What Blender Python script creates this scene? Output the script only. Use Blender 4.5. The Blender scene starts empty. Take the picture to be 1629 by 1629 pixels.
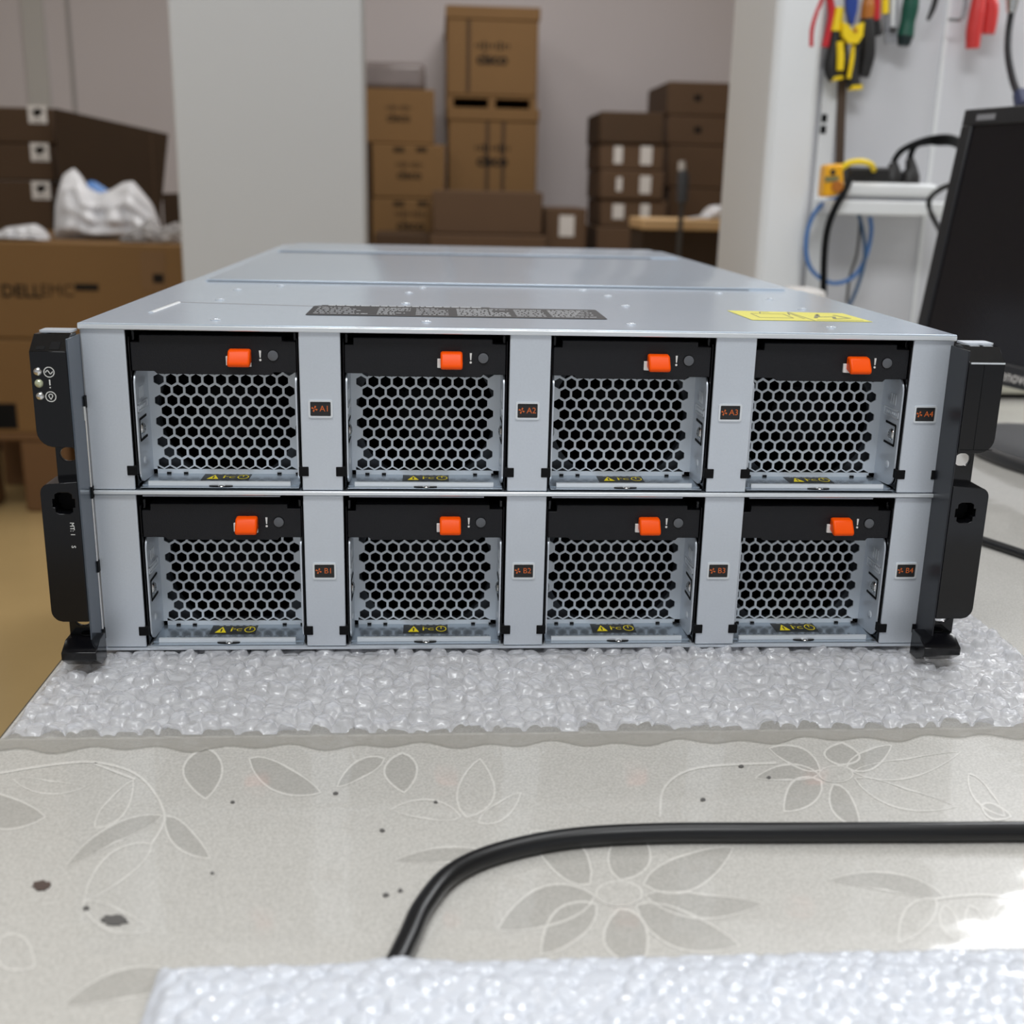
import bpy, bmesh, math, random
import numpy as np
from mathutils import Vector, Matrix
random.seed(7); rng = np.random.default_rng(7)
SC = bpy.context.scene
COL = SC.collection
PI = math.pi
# ------------------------------------------------------------------ camera, world, lights, exposure
TZ = 0.75            # table top
ZO = 0.755           # underside of the enclosure, on its bubble wrap
CAM = Vector((-0.0483, -0.5808, ZO + 0.2432)); YAW, PIT, ROL, FPX = 0.0719, 0.277, 0.0227, 1813.16
fwd = Vector((math.sin(YAW)*math.cos(PIT), math.cos(YAW)*math.cos(PIT), -math.sin(PIT)))
_r = Vector((math.cos(YAW), -math.sin(YAW), 0)); _u = _r.cross(fwd)
RT = _r*math.cos(ROL) + _u*math.sin(ROL); UP = -_r*math.sin(ROL) + _u*math.cos(ROL)
cd = bpy.data.cameras.new('camera'); cam = bpy.data.objects.new('camera', cd); COL.objects.link(cam)
cam.matrix_world = Matrix(((RT.x, UP.x, -fwd.x, CAM.x), (RT.y, UP.y, -fwd.y, CAM.y), (RT.z, UP.z, -fwd.z, CAM.z), (0, 0, 0, 1)))
cd.sensor_width = 36; cd.lens = 36*FPX/1629; cd.clip_start = .02; cd.clip_end = 60
cd.dof.use_dof = True; cd.dof.focus_distance = 0.60; cd.dof.aperture_fstop = 9.0
SC.camera = cam
SC.view_settings.view_transform = 'Standard'; SC.view_settings.look = 'None'
SC.view_settings.exposure = 0.0; SC.view_settings.gamma = 1.0; SC.view_settings.use_curve_mapping = False
w = bpy.data.worlds.new('World'); SC.world = w; w.use_nodes = True
w.node_tree.nodes['Background'].inputs[0].default_value = (.93, .96, 1, 1)
w.node_tree.nodes['Background'].inputs[1].default_value = 0.42

def area(name, loc, target, sx, sy, power, col=(1, .97, .94)):
    l = bpy.data.lights.new(name, 'AREA'); l.shape = 'RECTANGLE'; l.size = sx; l.size_y = sy; l.energy = power; l.color = col
    o = bpy.data.objects.new(name, l); COL.objects.link(o); o.location = loc
    o.rotation_euler = (Vector(target) - Vector(loc)).to_track_quat('-Z', 'Y').to_euler(); return o
area('ceiling_lamp_front', (-.15, -1.0, 2.75), (-.1, -.2, .8), 1.3, .5, 31, (.95, .98, 1))
area('ceiling_lamp_bench', (.55, .35, 2.75), (.45, .3, .8), 1.3, .4, 8, (.96, .98, 1))
area('bench_lamp', (1.15, 1.17, 1.79), (.40, -.1, 1.15), .80, .74, 17, (.96, .98, 1))
area('ceiling_lamp_store', (.3, 3.2, 2.8), (.2, 3.4, 0), 1.4, .4, 30, (1, .97, .95))
area('ceiling_lamp_left', (-1.7, 1.6, 2.8), (-1.6, 2.4, 0), 1.2, .3, 14, (1, .97, .94))

# ------------------------------------------------------------------ measuring helpers
def ray(px, py): return fwd + RT*((px-814.5)/FPX) - UP*((py-814.5)/FPX)
def PY(px, py, y): d = ray(px, py); return CAM + d*((y-CAM.y)/d.y)
def PZ(px, py, z): d = ray(px, py); return CAM + d*((z-CAM.z)/d.z)
def PX(px, py, x): d = ray(px, py); return CAM + d*((x-CAM.x)/d.x)
V = Vector

# ------------------------------------------------------------------ materials
def lin(c): c /= 255; return c/12.92 if c <= .04045 else ((c+.055)/1.055)**2.4
def rgb(r, g, b): return (lin(r), lin(g), lin(b), 1)
MATS = {}
def mat(name, col, rough=.5, metal=0, spec=.5, coat=0, coat_r=.05, noise=0, nscale=60, bump=0, bscale=300, emit=0, trans=0, alpha=1, stretch=None, ior=1.5, c2=None):
    m = bpy.data.materials.new(name); m.use_nodes = True; nt = m.node_tree; b = nt.nodes['Principled BSDF']
    b.inputs['Base Color'].default_value = col; b.inputs['Roughness'].default_value = rough; b.inputs['Metallic'].default_value = metal
    b.inputs['Specular IOR Level'].default_value = spec; b.inputs['Coat Weight'].default_value = coat; b.inputs['Coat Roughness'].default_value = coat_r
    b.inputs['Transmission Weight'].default_value = trans; b.inputs['IOR'].default_value = ior
    if emit: b.inputs['Emission Color'].default_value = col; b.inputs['Emission Strength'].default_value = emit
    tc = None
    if noise or bump:
        tc = nt.nodes.new('ShaderNodeTexCoord'); vec = tc.outputs['Object']
        if stretch:
            mp = nt.nodes.new('ShaderNodeMapping'); mp.inputs['Scale'].default_value = stretch; nt.links.new(vec, mp.inputs['Vector']); vec = mp.outputs['Vector']
    if noise:
        n = nt.nodes.new('ShaderNodeTexNoise'); n.inputs['Scale'].default_value = nscale; n.inputs['Detail'].default_value = 5; nt.links.new(vec, n.inputs['Vector'])
        mx = nt.nodes.new('ShaderNodeMix'); mx.data_type = 'RGBA'
        mx.inputs['A'].default_value = tuple(c*(1-noise) for c in col[:3])+(1,)
        mx.inputs['B'].default_value = c2 if c2 else tuple(min(1, c*(1+noise)) for c in col[:3])+(1,)
        nt.links.new(n.outputs['Fac'], mx.inputs['Factor']); nt.links.new(mx.outputs['Result'], b.inputs['Base Color'])
    if bump:
        n = nt.nodes.new('ShaderNodeTexNoise'); n.inputs['Scale'].default_value = bscale; n.inputs['Detail'].default_value = 3; nt.links.new(vec, n.inputs['Vector'])
        bp = nt.nodes.new('ShaderNodeBump'); bp.inputs['Strength'].default_value = bump; bp.inputs['Distance'].default_value = .001
        nt.links.new(n.outputs['Fac'], bp.inputs['Height']); nt.links.new(bp.outputs['Normal'], b.inputs['Normal'])
    if alpha < 1:
        t = nt.nodes.new('ShaderNodeBsdfTransparent'); ms = nt.nodes.new('ShaderNodeMixShader'); ms.inputs[0].default_value = alpha
        nt.links.new(t.outputs[0], ms.inputs[1]); nt.links.new(b.outputs[0], ms.inputs[2]); nt.links.new(ms.outputs[0], nt.nodes['Material Output'].inputs['Surface'])
    MATS[name] = m; return m
zinc = mat('zinc_steel', rgb(212, 218, 226), .36, .45, noise=.05, nscale=900, bump=.05, bscale=2500)
zinctop = mat('zinc_cover', rgb(196, 208, 222), .2, .4, noise=.04, nscale=700, bump=.03, bscale=1800)
zgrille = mat('zinc_grille', rgb(222, 228, 234), .4, .2)
zfloor = mat('zinc_tray', rgb(186, 196, 206), .22, .85)
earside = mat('ear_side_lit', rgb(92, 100, 110), .22, .5)  # left ear side; light reflected off the stile is painted as paler grey
earside2 = mat('ear_satin_black', rgb(28, 30, 36), .38)
bright = mat('bright_edge', rgb(232, 236, 240), .3, .5)
chrome = mat('chrome', rgb(225, 225, 225), .15, 1)
blackp = mat('black_plastic', rgb(21, 21, 25), .45, spec=.35, bump=.25, bscale=1800)
glossb = mat('gloss_black_plastic', rgb(12, 12, 15), .13, spec=.42)
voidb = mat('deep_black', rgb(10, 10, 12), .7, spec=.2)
fang = mat('fan_frame_grey', rgb(80, 84, 90), .5, .2)
orange = mat('orange_plastic', rgb(255, 86, 0), .4, spec=.2)
whitep = mat('white_print', rgb(225, 225, 222), .5)
greydot = mat('grey_lens', rgb(92, 94, 98), .35)
badgeo = mat('orange_print', rgb(214, 104, 42), .5)
badgeb = mat('badge_black', rgb(30, 28, 28), .35)
stickb = mat('sticker_black', rgb(36, 38, 38), .4)
yell = mat('yellow_print', rgb(238, 216, 20), .5)
yelllab = mat('yellow_label', rgb(216, 208, 84), .45)
greyink = mat('grey_ink', rgb(120, 118, 80), .5)
labelblk = mat('label_charcoal', rgb(30, 32, 37), .5, spec=.25)
labelwht = mat('label_white_ink', rgb(205, 208, 212), .5)
wallw = mat('wall_paint', rgb(205, 203, 199), .6, noise=.02, nscale=3, bump=.03, bscale=200)
wallm = mat('partition_paint', rgb(210, 212, 214), .55, noise=.02, nscale=3)
wallb = mat('back_wall_paint', rgb(218, 211, 212), .65, noise=.03, nscale=2)
wallt = mat('tool_wall_panel', rgb(208, 208, 212), .3, noise=.03, nscale=4, bump=.1, bscale=9)
whitem = mat('white_metal', rgb(228, 229, 230), .35)
greym = mat('grey_metal', rgb(150, 150, 154), .4, .3)
floorm = mat('floor_tan', rgb(190, 164, 116), .22, noise=.08, nscale=5)
ceil = mat('ceiling_white', rgb(230, 230, 228), .8)
card = mat('cardboard', rgb(124, 92, 52), .75, noise=.06, nscale=8)
cardb = mat('cardboard_brown', rgb(92, 69, 48), .8, noise=.08, nscale=8)
cardd = mat('cardboard_dark', rgb(72, 52, 32), .8, noise=.1, nscale=8)
cardd2 = mat('cardboard_darker', rgb(54, 37, 18), .85, noise=.1, nscale=6)
tape = mat('tape_brown', rgb(120, 88, 50), .35)
ink = mat('dark_ink', rgb(30, 25, 20), .7, spec=.2)
ink2 = mat('faded_ink', rgb(66, 50, 32), .7, spec=.2)
paper = mat('white_paper', rgb(214, 210, 206), .6)
wood = mat('pale_wood', rgb(214, 178, 130), .5, noise=.1, nscale=6, stretch=(1, 8, 8))
pallw = mat('pallet_wood', rgb(112, 80, 48), .7, noise=.12, nscale=6)
bagw = mat('white_bag_film', rgb(235, 236, 240), .25, noise=.06, nscale=20, bump=.4, bscale=40, alpha=.9)
clearbag = mat('clear_bag_film', rgb(190, 188, 188), .15, noise=.1, nscale=20, bump=.6, bscale=50, alpha=.6)
bluep = mat('blue_plastic', rgb(92, 140, 205), .4)
cordm2 = mat('matt_black_cord', rgb(14, 14, 16), .55, spec=.15)
cordm = mat('black_cord', rgb(16, 16, 18), .3, spec=.5)
bluec = mat('blue_cable', rgb(70, 120, 185), .4)
dblue = mat('dark_blue_cable', rgb(50, 84, 120), .4)
greyc = mat('grey_cable', rgb(70, 68, 66), .45)
redp = mat('red_grip', rgb(196, 34, 44), .4)
redp2 = mat('light_red_grip', rgb(206, 58, 56), .35)
yelp = mat('yellow_grip', rgb(245, 210, 20), .4)
blkg = mat('black_grip', rgb(28, 26, 26), .5)
bluet = mat('blue_tool', rgb(34, 62, 140), .4)
greent = mat('green_grip', rgb(20, 78, 62), .35)
orangt = mat('orange_tool', rgb(176, 104, 30), .4)
testery = mat('tester_yellow', rgb(240, 172, 12), .4)
steel = mat('steel', rgb(170, 170, 172), .25, 1)
dsteel = mat('dark_steel', rgb(96, 80, 68), .4, .6)
monb = mat('monitor_bezel', rgb(36, 36, 39), .4, bump=.1, bscale=900)
scrn = mat('monitor_screen', rgb(24, 22, 26), .22, spec=.4)
cream = mat('cream_plastic', rgb(222, 220, 204), .45)
navy = mat('navy_plug', rgb(24, 34, 74), .4)
stainm = mat('table_stain', rgb(96, 94, 92), .5)
stainm2 = mat('table_stain_brown', rgb(84, 70, 64), .5)
edgem = mat('table_edge', rgb(84, 76, 64), .5)

# table top: printed, speckled sheet under a clear glossy film
def table_mat(name, col, dark, light):
    m = bpy.data.materials.new(name); m.use_nodes = True; nt = m.node_tree; b = nt.nodes['Principled BSDF']
    tc = nt.nodes.new('ShaderNodeTexCoord')
    n = nt.nodes.new('ShaderNodeTexNoise'); n.inputs['Scale'].default_value = 900; n.inputs['Detail'].default_value = 3
    cr = nt.nodes.new('ShaderNodeValToRGB'); cr.color_ramp.elements[0].position = .3; cr.color_ramp.elements[1].position = .7
    cr.color_ramp.elements[0].color = dark; cr.color_ramp.elements[1].color = light
    nt.links.new(tc.outputs['Object'], n.inputs['Vector']); nt.links.new(n.outputs['Fac'], cr.inputs['Fac']); nt.links.new(cr.outputs['Color'], b.inputs['Base Color'])
    b.inputs['Roughness'].default_value = .45; b.inputs['Coat Weight'].default_value = 1; b.inputs['Coat Roughness'].default_value = .06; b.inputs['Coat IOR'].default_value = 1.45
    n2 = nt.nodes.new('ShaderNodeTexNoise'); n2.inputs['Scale'].default_value = 14; n2.inputs['Detail'].default_value = 3
    bp = nt.nodes.new('ShaderNodeBump'); bp.inputs['Strength'].default_value = .1; bp.inputs['Distance'].default_value = .01
    nt.links.new(tc.outputs['Object'], n2.inputs['Vector']); nt.links.new(n2.outputs['Fac'], bp.inputs['Height']); nt.links.new(bp.outputs['Normal'], b.inputs['Coat Normal'])
    MATS[name] = m; return m
tabm = table_mat('table_laminate', None, rgb(182, 179, 173), rgb(211, 208, 202))
leaff = table_mat('leaf_print', None, rgb(170, 167, 161), rgb(191, 188, 182))
leafo = table_mat('leaf_outline_print', None, rgb(211, 208, 202), rgb(228, 225, 219))

def wrap_mat(name, col, alpha, rough, bs, bstr, glint=0):
    m = bpy.data.materials.new(name); m.use_nodes = True; nt = m.node_tree; b = nt.nodes['Principled BSDF']
    b.inputs['Base Color'].default_value = col; b.inputs['Roughness'].default_value = rough; b.inputs['Specular IOR Level'].default_value = .8
    tc = nt.nodes.new('ShaderNodeTexCoord'); n = nt.nodes.new('ShaderNodeTexNoise'); n.inputs['Scale'].default_value = bs; n.inputs['Detail'].default_value = 4; n.inputs['Distortion'].default_value = .8; n.noise_type = 'RIDGED_MULTIFRACTAL'
    bp = nt.nodes.new('ShaderNodeBump'); bp.inputs['Strength'].default_value = bstr; bp.inputs['Distance'].default_value = .004
    nt.links.new(tc.outputs['Object'], n.inputs['Vector']); nt.links.new(n.outputs['Fac'], bp.inputs['Height']); nt.links.new(bp.outputs['Normal'], b.inputs['Normal'])
    if glint:  # fine film wrinkles that catch the lamps
        b.inputs['Coat Weight'].default_value = 1; b.inputs['Coat Roughness'].default_value = .045
        mp = nt.nodes.new('ShaderNodeMapping'); mp.inputs['Rotation'].default_value = (0, 0, .35); mp.inputs['Scale'].default_value = (1, 1.9, 1)
        n2 = nt.nodes.new('ShaderNodeTexNoise'); n2.inputs['Scale'].default_value = 260; n2.inputs['Detail'].default_value = 3; n2.inputs['Distortion'].default_value = .6
        bp2 = nt.nodes.new('ShaderNodeBump'); bp2.inputs['Strength'].default_value = glint; bp2.inputs['Distance'].default_value = .004
        nt.links.new(tc.outputs['Object'], mp.inputs['Vector']); nt.links.new(mp.outputs['Vector'], n2.inputs['Vector']); nt.links.new(n2.outputs['Fac'], bp2.inputs['Height'])
        nt.links.new(bp.outputs['Normal'], bp2.inputs['Normal']); nt.links.new(bp2.outputs['Normal'], b.inputs['Coat Normal'])
    t = nt.nodes.new('ShaderNodeBsdfTransparent'); ms = nt.nodes.new('ShaderNodeMixShader'); ms.inputs[0].default_value = alpha
    nt.links.new(t.outputs[0], ms.inputs[1]); nt.links.new(b.outputs[0], ms.inputs[2]); nt.links.new(ms.outputs[0], nt.nodes['Material Output'].inputs['Surface'])
    MATS[name] = m; return m
wrapm = wrap_mat('bubble_film', rgb(226, 227, 233), .5, .15, 150, .25, .9)
wrapf = wrap_mat('flat_film', rgb(188, 184, 176), .3, .12, 60, .3)
foamw = wrap_mat('white_bubble_film', rgb(228, 232, 241), .88, .09, 90, .06)

# ------------------------------------------------------------------ mesh building
class MB:
    def __init__(s): s.v = []; s.f = []; s.m = []; s.mats = []
    def mi(s, m):
        if m not in s.mats: s.mats.append(m)
        return s.mats.index(m)
    def add(s, vs, fs, m):
        o = len(s.v); s.v += [V(v) for v in vs]; k = s.mi(m)
        for f in fs: s.f.append([i+o for i in f]); s.m.append(k)
        return s
    def box(s, x0, x1, y0, y1, z0, z1, m):
        return s.add([(x0,y0,z0),(x1,y0,z0),(x1,y1,z0),(x0,y1,z0),(x0,y0,z1),(x1,y0,z1),(x1,y1,z1),(x0,y1,z1)],
                     [(0,3,2,1),(4,5,6,7),(0,1,5,4),(1,2,6,5),(2,3,7,6),(3,0,4,7)], m)
    def prism(s, pts, a, b, m, axis='y', holes=()):
        """outline (2D) with holes extruded from a to b along axis; 2D pts are (x,z) for y, (y,z) for x, (x,y) for z"""
        if not holes:
            n = len(pts); P = (lambda p, t: (p[0], t, p[1])) if axis == 'y' else ((lambda p, t: (t, p[0], p[1])) if axis == 'x' else (lambda p, t: (p[0], p[1], t)))
            return s.add([P(p, a) for p in pts]+[P(p, b) for p in pts], [tuple(range(n)), tuple(reversed(range(n, 2*n)))]+[(i, (i+1) % n, n+(i+1) % n, n+i) for i in range(n)], m)
        bm = bmesh.new(); loops = []
        for L in [pts, *holes]:
            vs = [bm.verts.new((p[0], p[1], 0)) for p in L]
            loops.append([bm.edges.new((vs[i], vs[(i+1) % len(vs)])) for i in range(len(vs))])
        bmesh.ops.triangle_fill(bm, edges=[e for l in loops for e in l], use_beauty=True)
        bm.verts.index_update(); base = [tuple(v.co[:2]) for v in bm.verts]; tris = [[v.index for v in f.verts] for f in bm.faces]; bm.free()
        def P(p, t): return (p[0], t, p[1]) if axis == 'y' else ((t, p[0], p[1]) if axis == 'x' else (p[0], p[1], t))
        n = len(base); vs = [P(p, a) for p in base] + [P(p, b) for p in base]; fs = []
        for t in tris: fs.append(t); fs.append([i+n for i in reversed(t)])
        o = 0
        for L in [pts, *holes]:
            k = len(L)
            for i in range(k): j = (i+1) % k; fs.append((o+i, o+j, o+j+n, o+i+n))
            o += k
        return s.add(vs, fs, m)
    def tube(s, path, r, m, n=10, cap=True):
        path = [V(p) for p in path]; rs = r if isinstance(r, (list, tuple)) else [r]*len(path); o = len(s.v); k = s.mi(m)
        t0 = (path[1]-path[0]).normalized(); nrm = t0.orthogonal().normalized()
        for i, p in enumerate(path):
            t = (path[min(i+1, len(path)-1)] - path[max(i-1, 0)]).normalized()
            nrm = (nrm - t*nrm.dot(t)).normalized(); bn = t.cross(nrm)
            for j in range(n): a = 2*PI*j/n; s.v.append(p + (nrm*math.cos(a)+bn*math.sin(a))*rs[i])
        for i in range(len(path)-1):
            for j in range(n): s.f.append([o+i*n+j, o+i*n+(j+1) % n, o+(i+1)*n+(j+1) % n, o+(i+1)*n+j]); s.m.append(k)
        if cap:
            s.f.append([o+j for j in reversed(range(n))]); s.f.append([o+(len(path)-1)*n+j for j in range(n)]); s.m += [k, k]
        return s
    def disc(s, c, r, h, m, ax=(0, -1, 0), n=20, dome=False):
        ax = V(ax).normalized(); c = V(c)
        if dome: return s.tube([c + ax*h*math.sin(t) for t in np.linspace(0, PI/2, 5)], [max(r*math.cos(t), r*.02) for t in np.linspace(0, PI/2, 5)], m, n)
        return s.tube([c, c+ax*h*.8, c+ax*h], [r, r, r*.9], m, n)
    def build(s, name, parent=None, loc=None, bevel=0, smooth=True, ang=35, seg=2):
        me = bpy.data.meshes.new(name); o = bpy.data.objects.new(name, me); COL.objects.link(o)
        org = V(loc) if loc is not None else V((0, 0, 0))
        if parent:
            q = parent; org = V((0, 0, 0))
            while q: org = org + q.location; q = q.parent
            o.parent = parent
        else: o.location = org
        me.from_pydata([tuple(v-org) for v in s.v], [], s.f); 
        for m in s.mats: me.materials.append(m)
        me.polygons.foreach_set('material_index', s.m)
        bm = bmesh.new(); bm.from_mesh(me); bmesh.ops.recalc_face_normals(bm, faces=bm.faces); bm.to_mesh(me); bm.free()
        if smooth: me.polygons.foreach_set('use_smooth', [True]*len(me.polygons)); me.set_sharp_from_angle(angle=math.radians(ang))
        if bevel:
            b = o.modifiers.new('bevel', 'BEVEL'); b.width = bevel; b.segments = seg; b.limit_method = 'ANGLE'; b.angle_limit = math.radians(40)
        me.update(); return o
def tag(o, label=None, cat=None, group=None, kind=None):
    for k, v in (('label', label), ('category', cat), ('group', group), ('kind', kind)):
        if v: o[k] = v
    return o
def empty(name, loc, label, cat, group=None):
    o = bpy.data.objects.new(name, None); COL.objects.link(o); o.location = loc; o.empty_display_size = .05; return tag(o, label, cat, group)
def struct(name, mb, bevel=0): return tag(mb.build(name, bevel=bevel), kind='structure')
_tc = {}
def text(mb, s, size, M, m, bold=0, depth=.0):
    """flat lettering laid on the local XY plane of M, centred"""
    key = (s, bold)
    if key not in _tc:
        c = bpy.data.curves.new('t', 'FONT'); c.body = s; c.size = 1; c.align_x = 'CENTER'; c.align_y = 'CENTER'; c.offset = bold; c.resolution_u = 3
        o = bpy.data.objects.new('t', c); COL.objects.link(o); dg = bpy.context.evaluated_depsgraph_get()
        me = bpy.data.meshes.new_from_object(o.evaluated_get(dg)); _tc[key] = ([v.co.copy() for v in me.vertices], [list(p.vertices) for p in me.polygons])
        bpy.data.objects.remove(o); bpy.data.meshes.remove(me); bpy.data.curves.remove(c)
    vs, fs = _tc[key]; mb.add([M @ (v*size) for v in vs], fs, m)
def frame(o, x, y): # matrix with origin o, x and y axes
    x = V(x).normalized(); y = V(y).normalized(); z = x.cross(y)
    return Matrix(((x.x, y.x, z.x, o[0]), (x.y, y.y, z.y, o[1]), (x.z, y.z, z.z, o[2]), (0, 0, 0, 1)))
def FRONT(x, y, z): return frame((x, y, z), (1, 0, 0), (0, 0, 1))
def spline(pts, n=8):
    pts = [V(p) for p in pts]; out = []
    for i in range(len(pts)-1):
        a, b, c, d = pts[max(i-1, 0)], pts[i], pts[i+1], pts[min(i+2, len(pts)-1)]
        for k in range(n):
            t = k/n; out.append(.5*((2*b)+(c-a)*t+(2*a-5*b+4*c-d)*t*t+(3*b-a-3*c+d)*t**3))
    return out+[pts[-1]]
def rrect(x0, x1, z0, z1, r, n=5, corners=(1, 1, 1, 1)): # bl, br, tr, tl
    out = []
    for (cx, cz, a0, on) in ((x0+r, z0+r, PI, corners[0]), (x1-r, z0+r, 1.5*PI, corners[1]), (x1-r, z1-r, 0, corners[2]), (x0+r, z1-r, .5*PI, corners[3])):
        if on: out += [(cx+r*math.cos(a0+.5*PI*k/n), cz+r*math.sin(a0+.5*PI*k/n)) for k in range(n+1)]
        else: out.append((cx+r*(-1 if cx-r == x0 and a0 in (PI, .5*PI) else 1), cz+r*(-1 if a0 in (PI, 1.5*PI) else 1)))
    return out
def ellipse(cx, cz, a, b, n=20): return [(cx+a*math.cos(2*PI*k/n), cz+b*math.sin(2*PI*k/n)) for k in range(n)]

# ------------------------------------------------------------------ setting
struct('floor', MB().box(-4, 3.2, -2.5, 5.5, -.05, 0, floorm))
struct('ceiling', MB().box(-4, 3.2, -2.5, 5.5, 2.9, 2.95, ceil))
struct('wall_back', MB().box(-4, 3.2, 5.4, 5.5, 0, 2.9, wallb))
struct('wall_left', MB().box(-4, -3.9, -2.5, 5.4, 0, 2.9, wallw))
struct('wall_right', MB().box(3.1, 3.2, -2.5, 5.4, 0, 2.9, wallw))
xa = PY(113, 80, 5.4).x
struct('trim_1', MB().box(xa-.008, xa+.008, 5.392, 5.4, 0, 2.9, mat('seam_grey', rgb(176, 172, 170), .6)))
xa = PY(58, 80, 5.4).x
struct('trim_2', MB().box(xa-.05, xa+.05, 5.385, 5.4, 0, 2.9, wallw))
xL = PY(280, 250, 2.2).x; xR = PY(580, 250, 2.2).x
struct('wall_center', MB().box(xL, xR, 2.2, 2.31, 0, 2.9, wallm), bevel=.006)
# tool wall with a post at its left end
WY = 1.24
xt0 = PY(1222, 200, 1.2).x
struct('wall_tools', MB().box(xt0+.03, 3.1, WY, 1.46, 0, 2.9, wallt))
struct('trim_3', MB().box(xt0, xt0+.075, 1.2, 1.47, 0, 2.9, whitem), bevel=.012)
up = MB(); xu = PY(1312, 200, WY).x
up.box(xu-.012, xu+.012, WY-.012, WY, .75, 1.9, whitem)
for py in (188, 206):
    z = PY(1304, py, WY-.012).z; up.box(xu-.0105, xu-.0015, WY-.0128, WY-.011, z-.006, z+.006, voidb)
struct('trim_4', up)
xs = PY(1492, 150, WY).x
struct('trim_5', MB().box(xs-.003, xs+.003, WY-.004, WY, .75, 2.6, whitem))

# ------------------------------------------------------------------ work table with its floral print
tx0, tx1, ty0, ty1 = -.246, 1.75, -.95, 1.19
tab = tag(MB().box(tx0, tx1, ty0, ty1, TZ-.028, TZ, tabm).build('work_table', loc=(.75, .1, TZ-.028)), 'pale work table with a grey leaf and flower print under clear glossy film', 'table')
MB().box(tx0-.002, tx0+.004, ty0, ty1, TZ-.03, TZ-.0015, edgem).build('edge_strip', tab)
for x in (tx0+.06, tx1-.06):
    for y in (ty0+.06, ty1-.06): MB().box(x-.025, x+.025, y-.025, y+.025, 0, TZ-.028, greym).build('leg', tab)
LF, LO = MB(), MB()
def onT(p, h): q = PZ(p[0], p[1], TZ); return V((q.x, q.y, TZ+h))
LN = [0]
def leaf_px(b, t, w, fill=True, bend=.12, lw=3.6):
    LN[0] += 1; hh = .00004+LN[0]*.0000012
    b, t = np.array(b, float), np.array(t, float); d = t-b; n = np.array([-d[1], d[0]])/np.hypot(*d); L = []; Rr = []
    for k in range(13):
        s = k/12; ww = w*.5*(math.sin(PI*s**.85))**.8; c = b+d*s+n*bend*np.hypot(*d)*math.sin(PI*s)*.5
        L.append(c+n*ww); Rr.append(c-n*ww)
    out = L+Rr[::-1][1:-1]; cen = np.mean(out, axis=0)
    if fill: LF.add([onT(p, hh) for p in out], [list(range(len(out)))], leaff)
    m = len(out); inn = [cen+(p-cen)*(1-lw/np.hypot(*(p-cen))) for p in out]
    LO.add([onT(p, hh+.00007) for p in out]+[onT(p, hh+.00007) for p in inn], [(i, (i+1) % m, m+(i+1) % m, m+i) for i in range(m)], leafo)
def stem_px(pts, w=4):
    sp = spline([(p[0], p[1], 0) for p in pts], 6); a = []
    for i, p in enumerate(sp):
        d = (sp[min(i+1, len(sp)-1)]-sp[max(i-1, 0)]).normalized(); n = V((-d.y, d.x, 0)); a.append((p+n*w*.5, p-n*w*.5))
    for i in range(len(a)-1): LO.add([onT(q, .00019) for q in (a[i][0], a[i][1], a[i+1][1], a[i+1][0])], [(0, 1, 2, 3)], leafo)
for a in [((-60, 1270), (74, 1300), 58), ((150, 1318), (213, 1240), 36, False), ((260, 1297), (103, 1380), 30), ((262, 1297), (335, 1367), 38),
          ((243, 1342), (132, 1435), 48, False), ((20, 1240), (137, 1252), 24, False), ((328, 1188), (327, 1273), 66), ((395, 1206), (512, 1262), 46),
          ((613, 1206), (535, 1253), 30), ((640, 1196), (643, 1263), 56), ((742, 1302), (764, 1206), 62, False), ((812, 1372), (625, 1370), 28), ((735, 1300), (620, 1288), 34, False),
          ((760, 1310), (830, 1260), 30, False), ((0, 1490), (55, 1540), 60, False), ((300, 1555), (100, 1600), 50), ((130, 1435), (240, 1480), 40, False),
          ((948, 1425), (790, 1480), 66), ((940, 1408), (842, 1322), 62), ((985, 1402), (1010, 1310), 70), ((1022, 1408), (1168, 1348), 60), ((1024, 1424), (1216, 1438), 42),
          ((1010, 1440), (1178, 1505), 62), ((985, 1444), (1020, 1540), 74), ((950, 1438), (860, 1520), 60),
          ((1304, 1232), (1200, 1238), 28), ((1308, 1242), (1246, 1292), 50), ((1325, 1246), (1368, 1318), 40), ((1306, 1226), (1222, 1190), 34), ((1335, 1219), (1340, 1180), 60),
          ((1355, 1228), (1530, 1196), 34, False), ((1358, 1238), (1522, 1284), 36, False), ((1345, 1222), (1420, 1185), 34), ((1505, 1428), (1317, 1400), 32), ((1490, 1430), (1430, 1502), 46, False),
          ((1500, 1440), (1530, 1500), 30, False), ((1540, 1440), (1580, 1510), 34, False), ((1610, 1430), (1590, 1512), 40, False), ((1560, 1280), (1610, 1300), 26), ((1540, 1230), (1600, 1300), 30, False)]:
    leaf_px(*a)
for c, rx, ry in (((985, 1422), 38, 21), ((1330, 1232), 28, 14)):
    LF.add([onT(p, .00021) for p in ellipse(c[0], c[1], rx, ry, 24)], [list(range(24))], leafo)
    LF.add([onT(p, .00024) for p in ellipse(c[0], c[1], rx*.92, ry*.9, 24)], [list(range(24))], tabm)
for pts in ([(-10, 1232), (90, 1216), (160, 1214), (225, 1238), (262, 1297), (240, 1345)], [(1050, 1300), (1058, 1252), (1110, 1222), (1235, 1214)], [(1490, 1430), (1560, 1424), (1640, 1432)], [(215, 1240), (150, 1215)]): stem_px(pts)
LF.build('floral_print', tab, smooth=False); LO.build('outline_print', tab, smooth=False)
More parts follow.
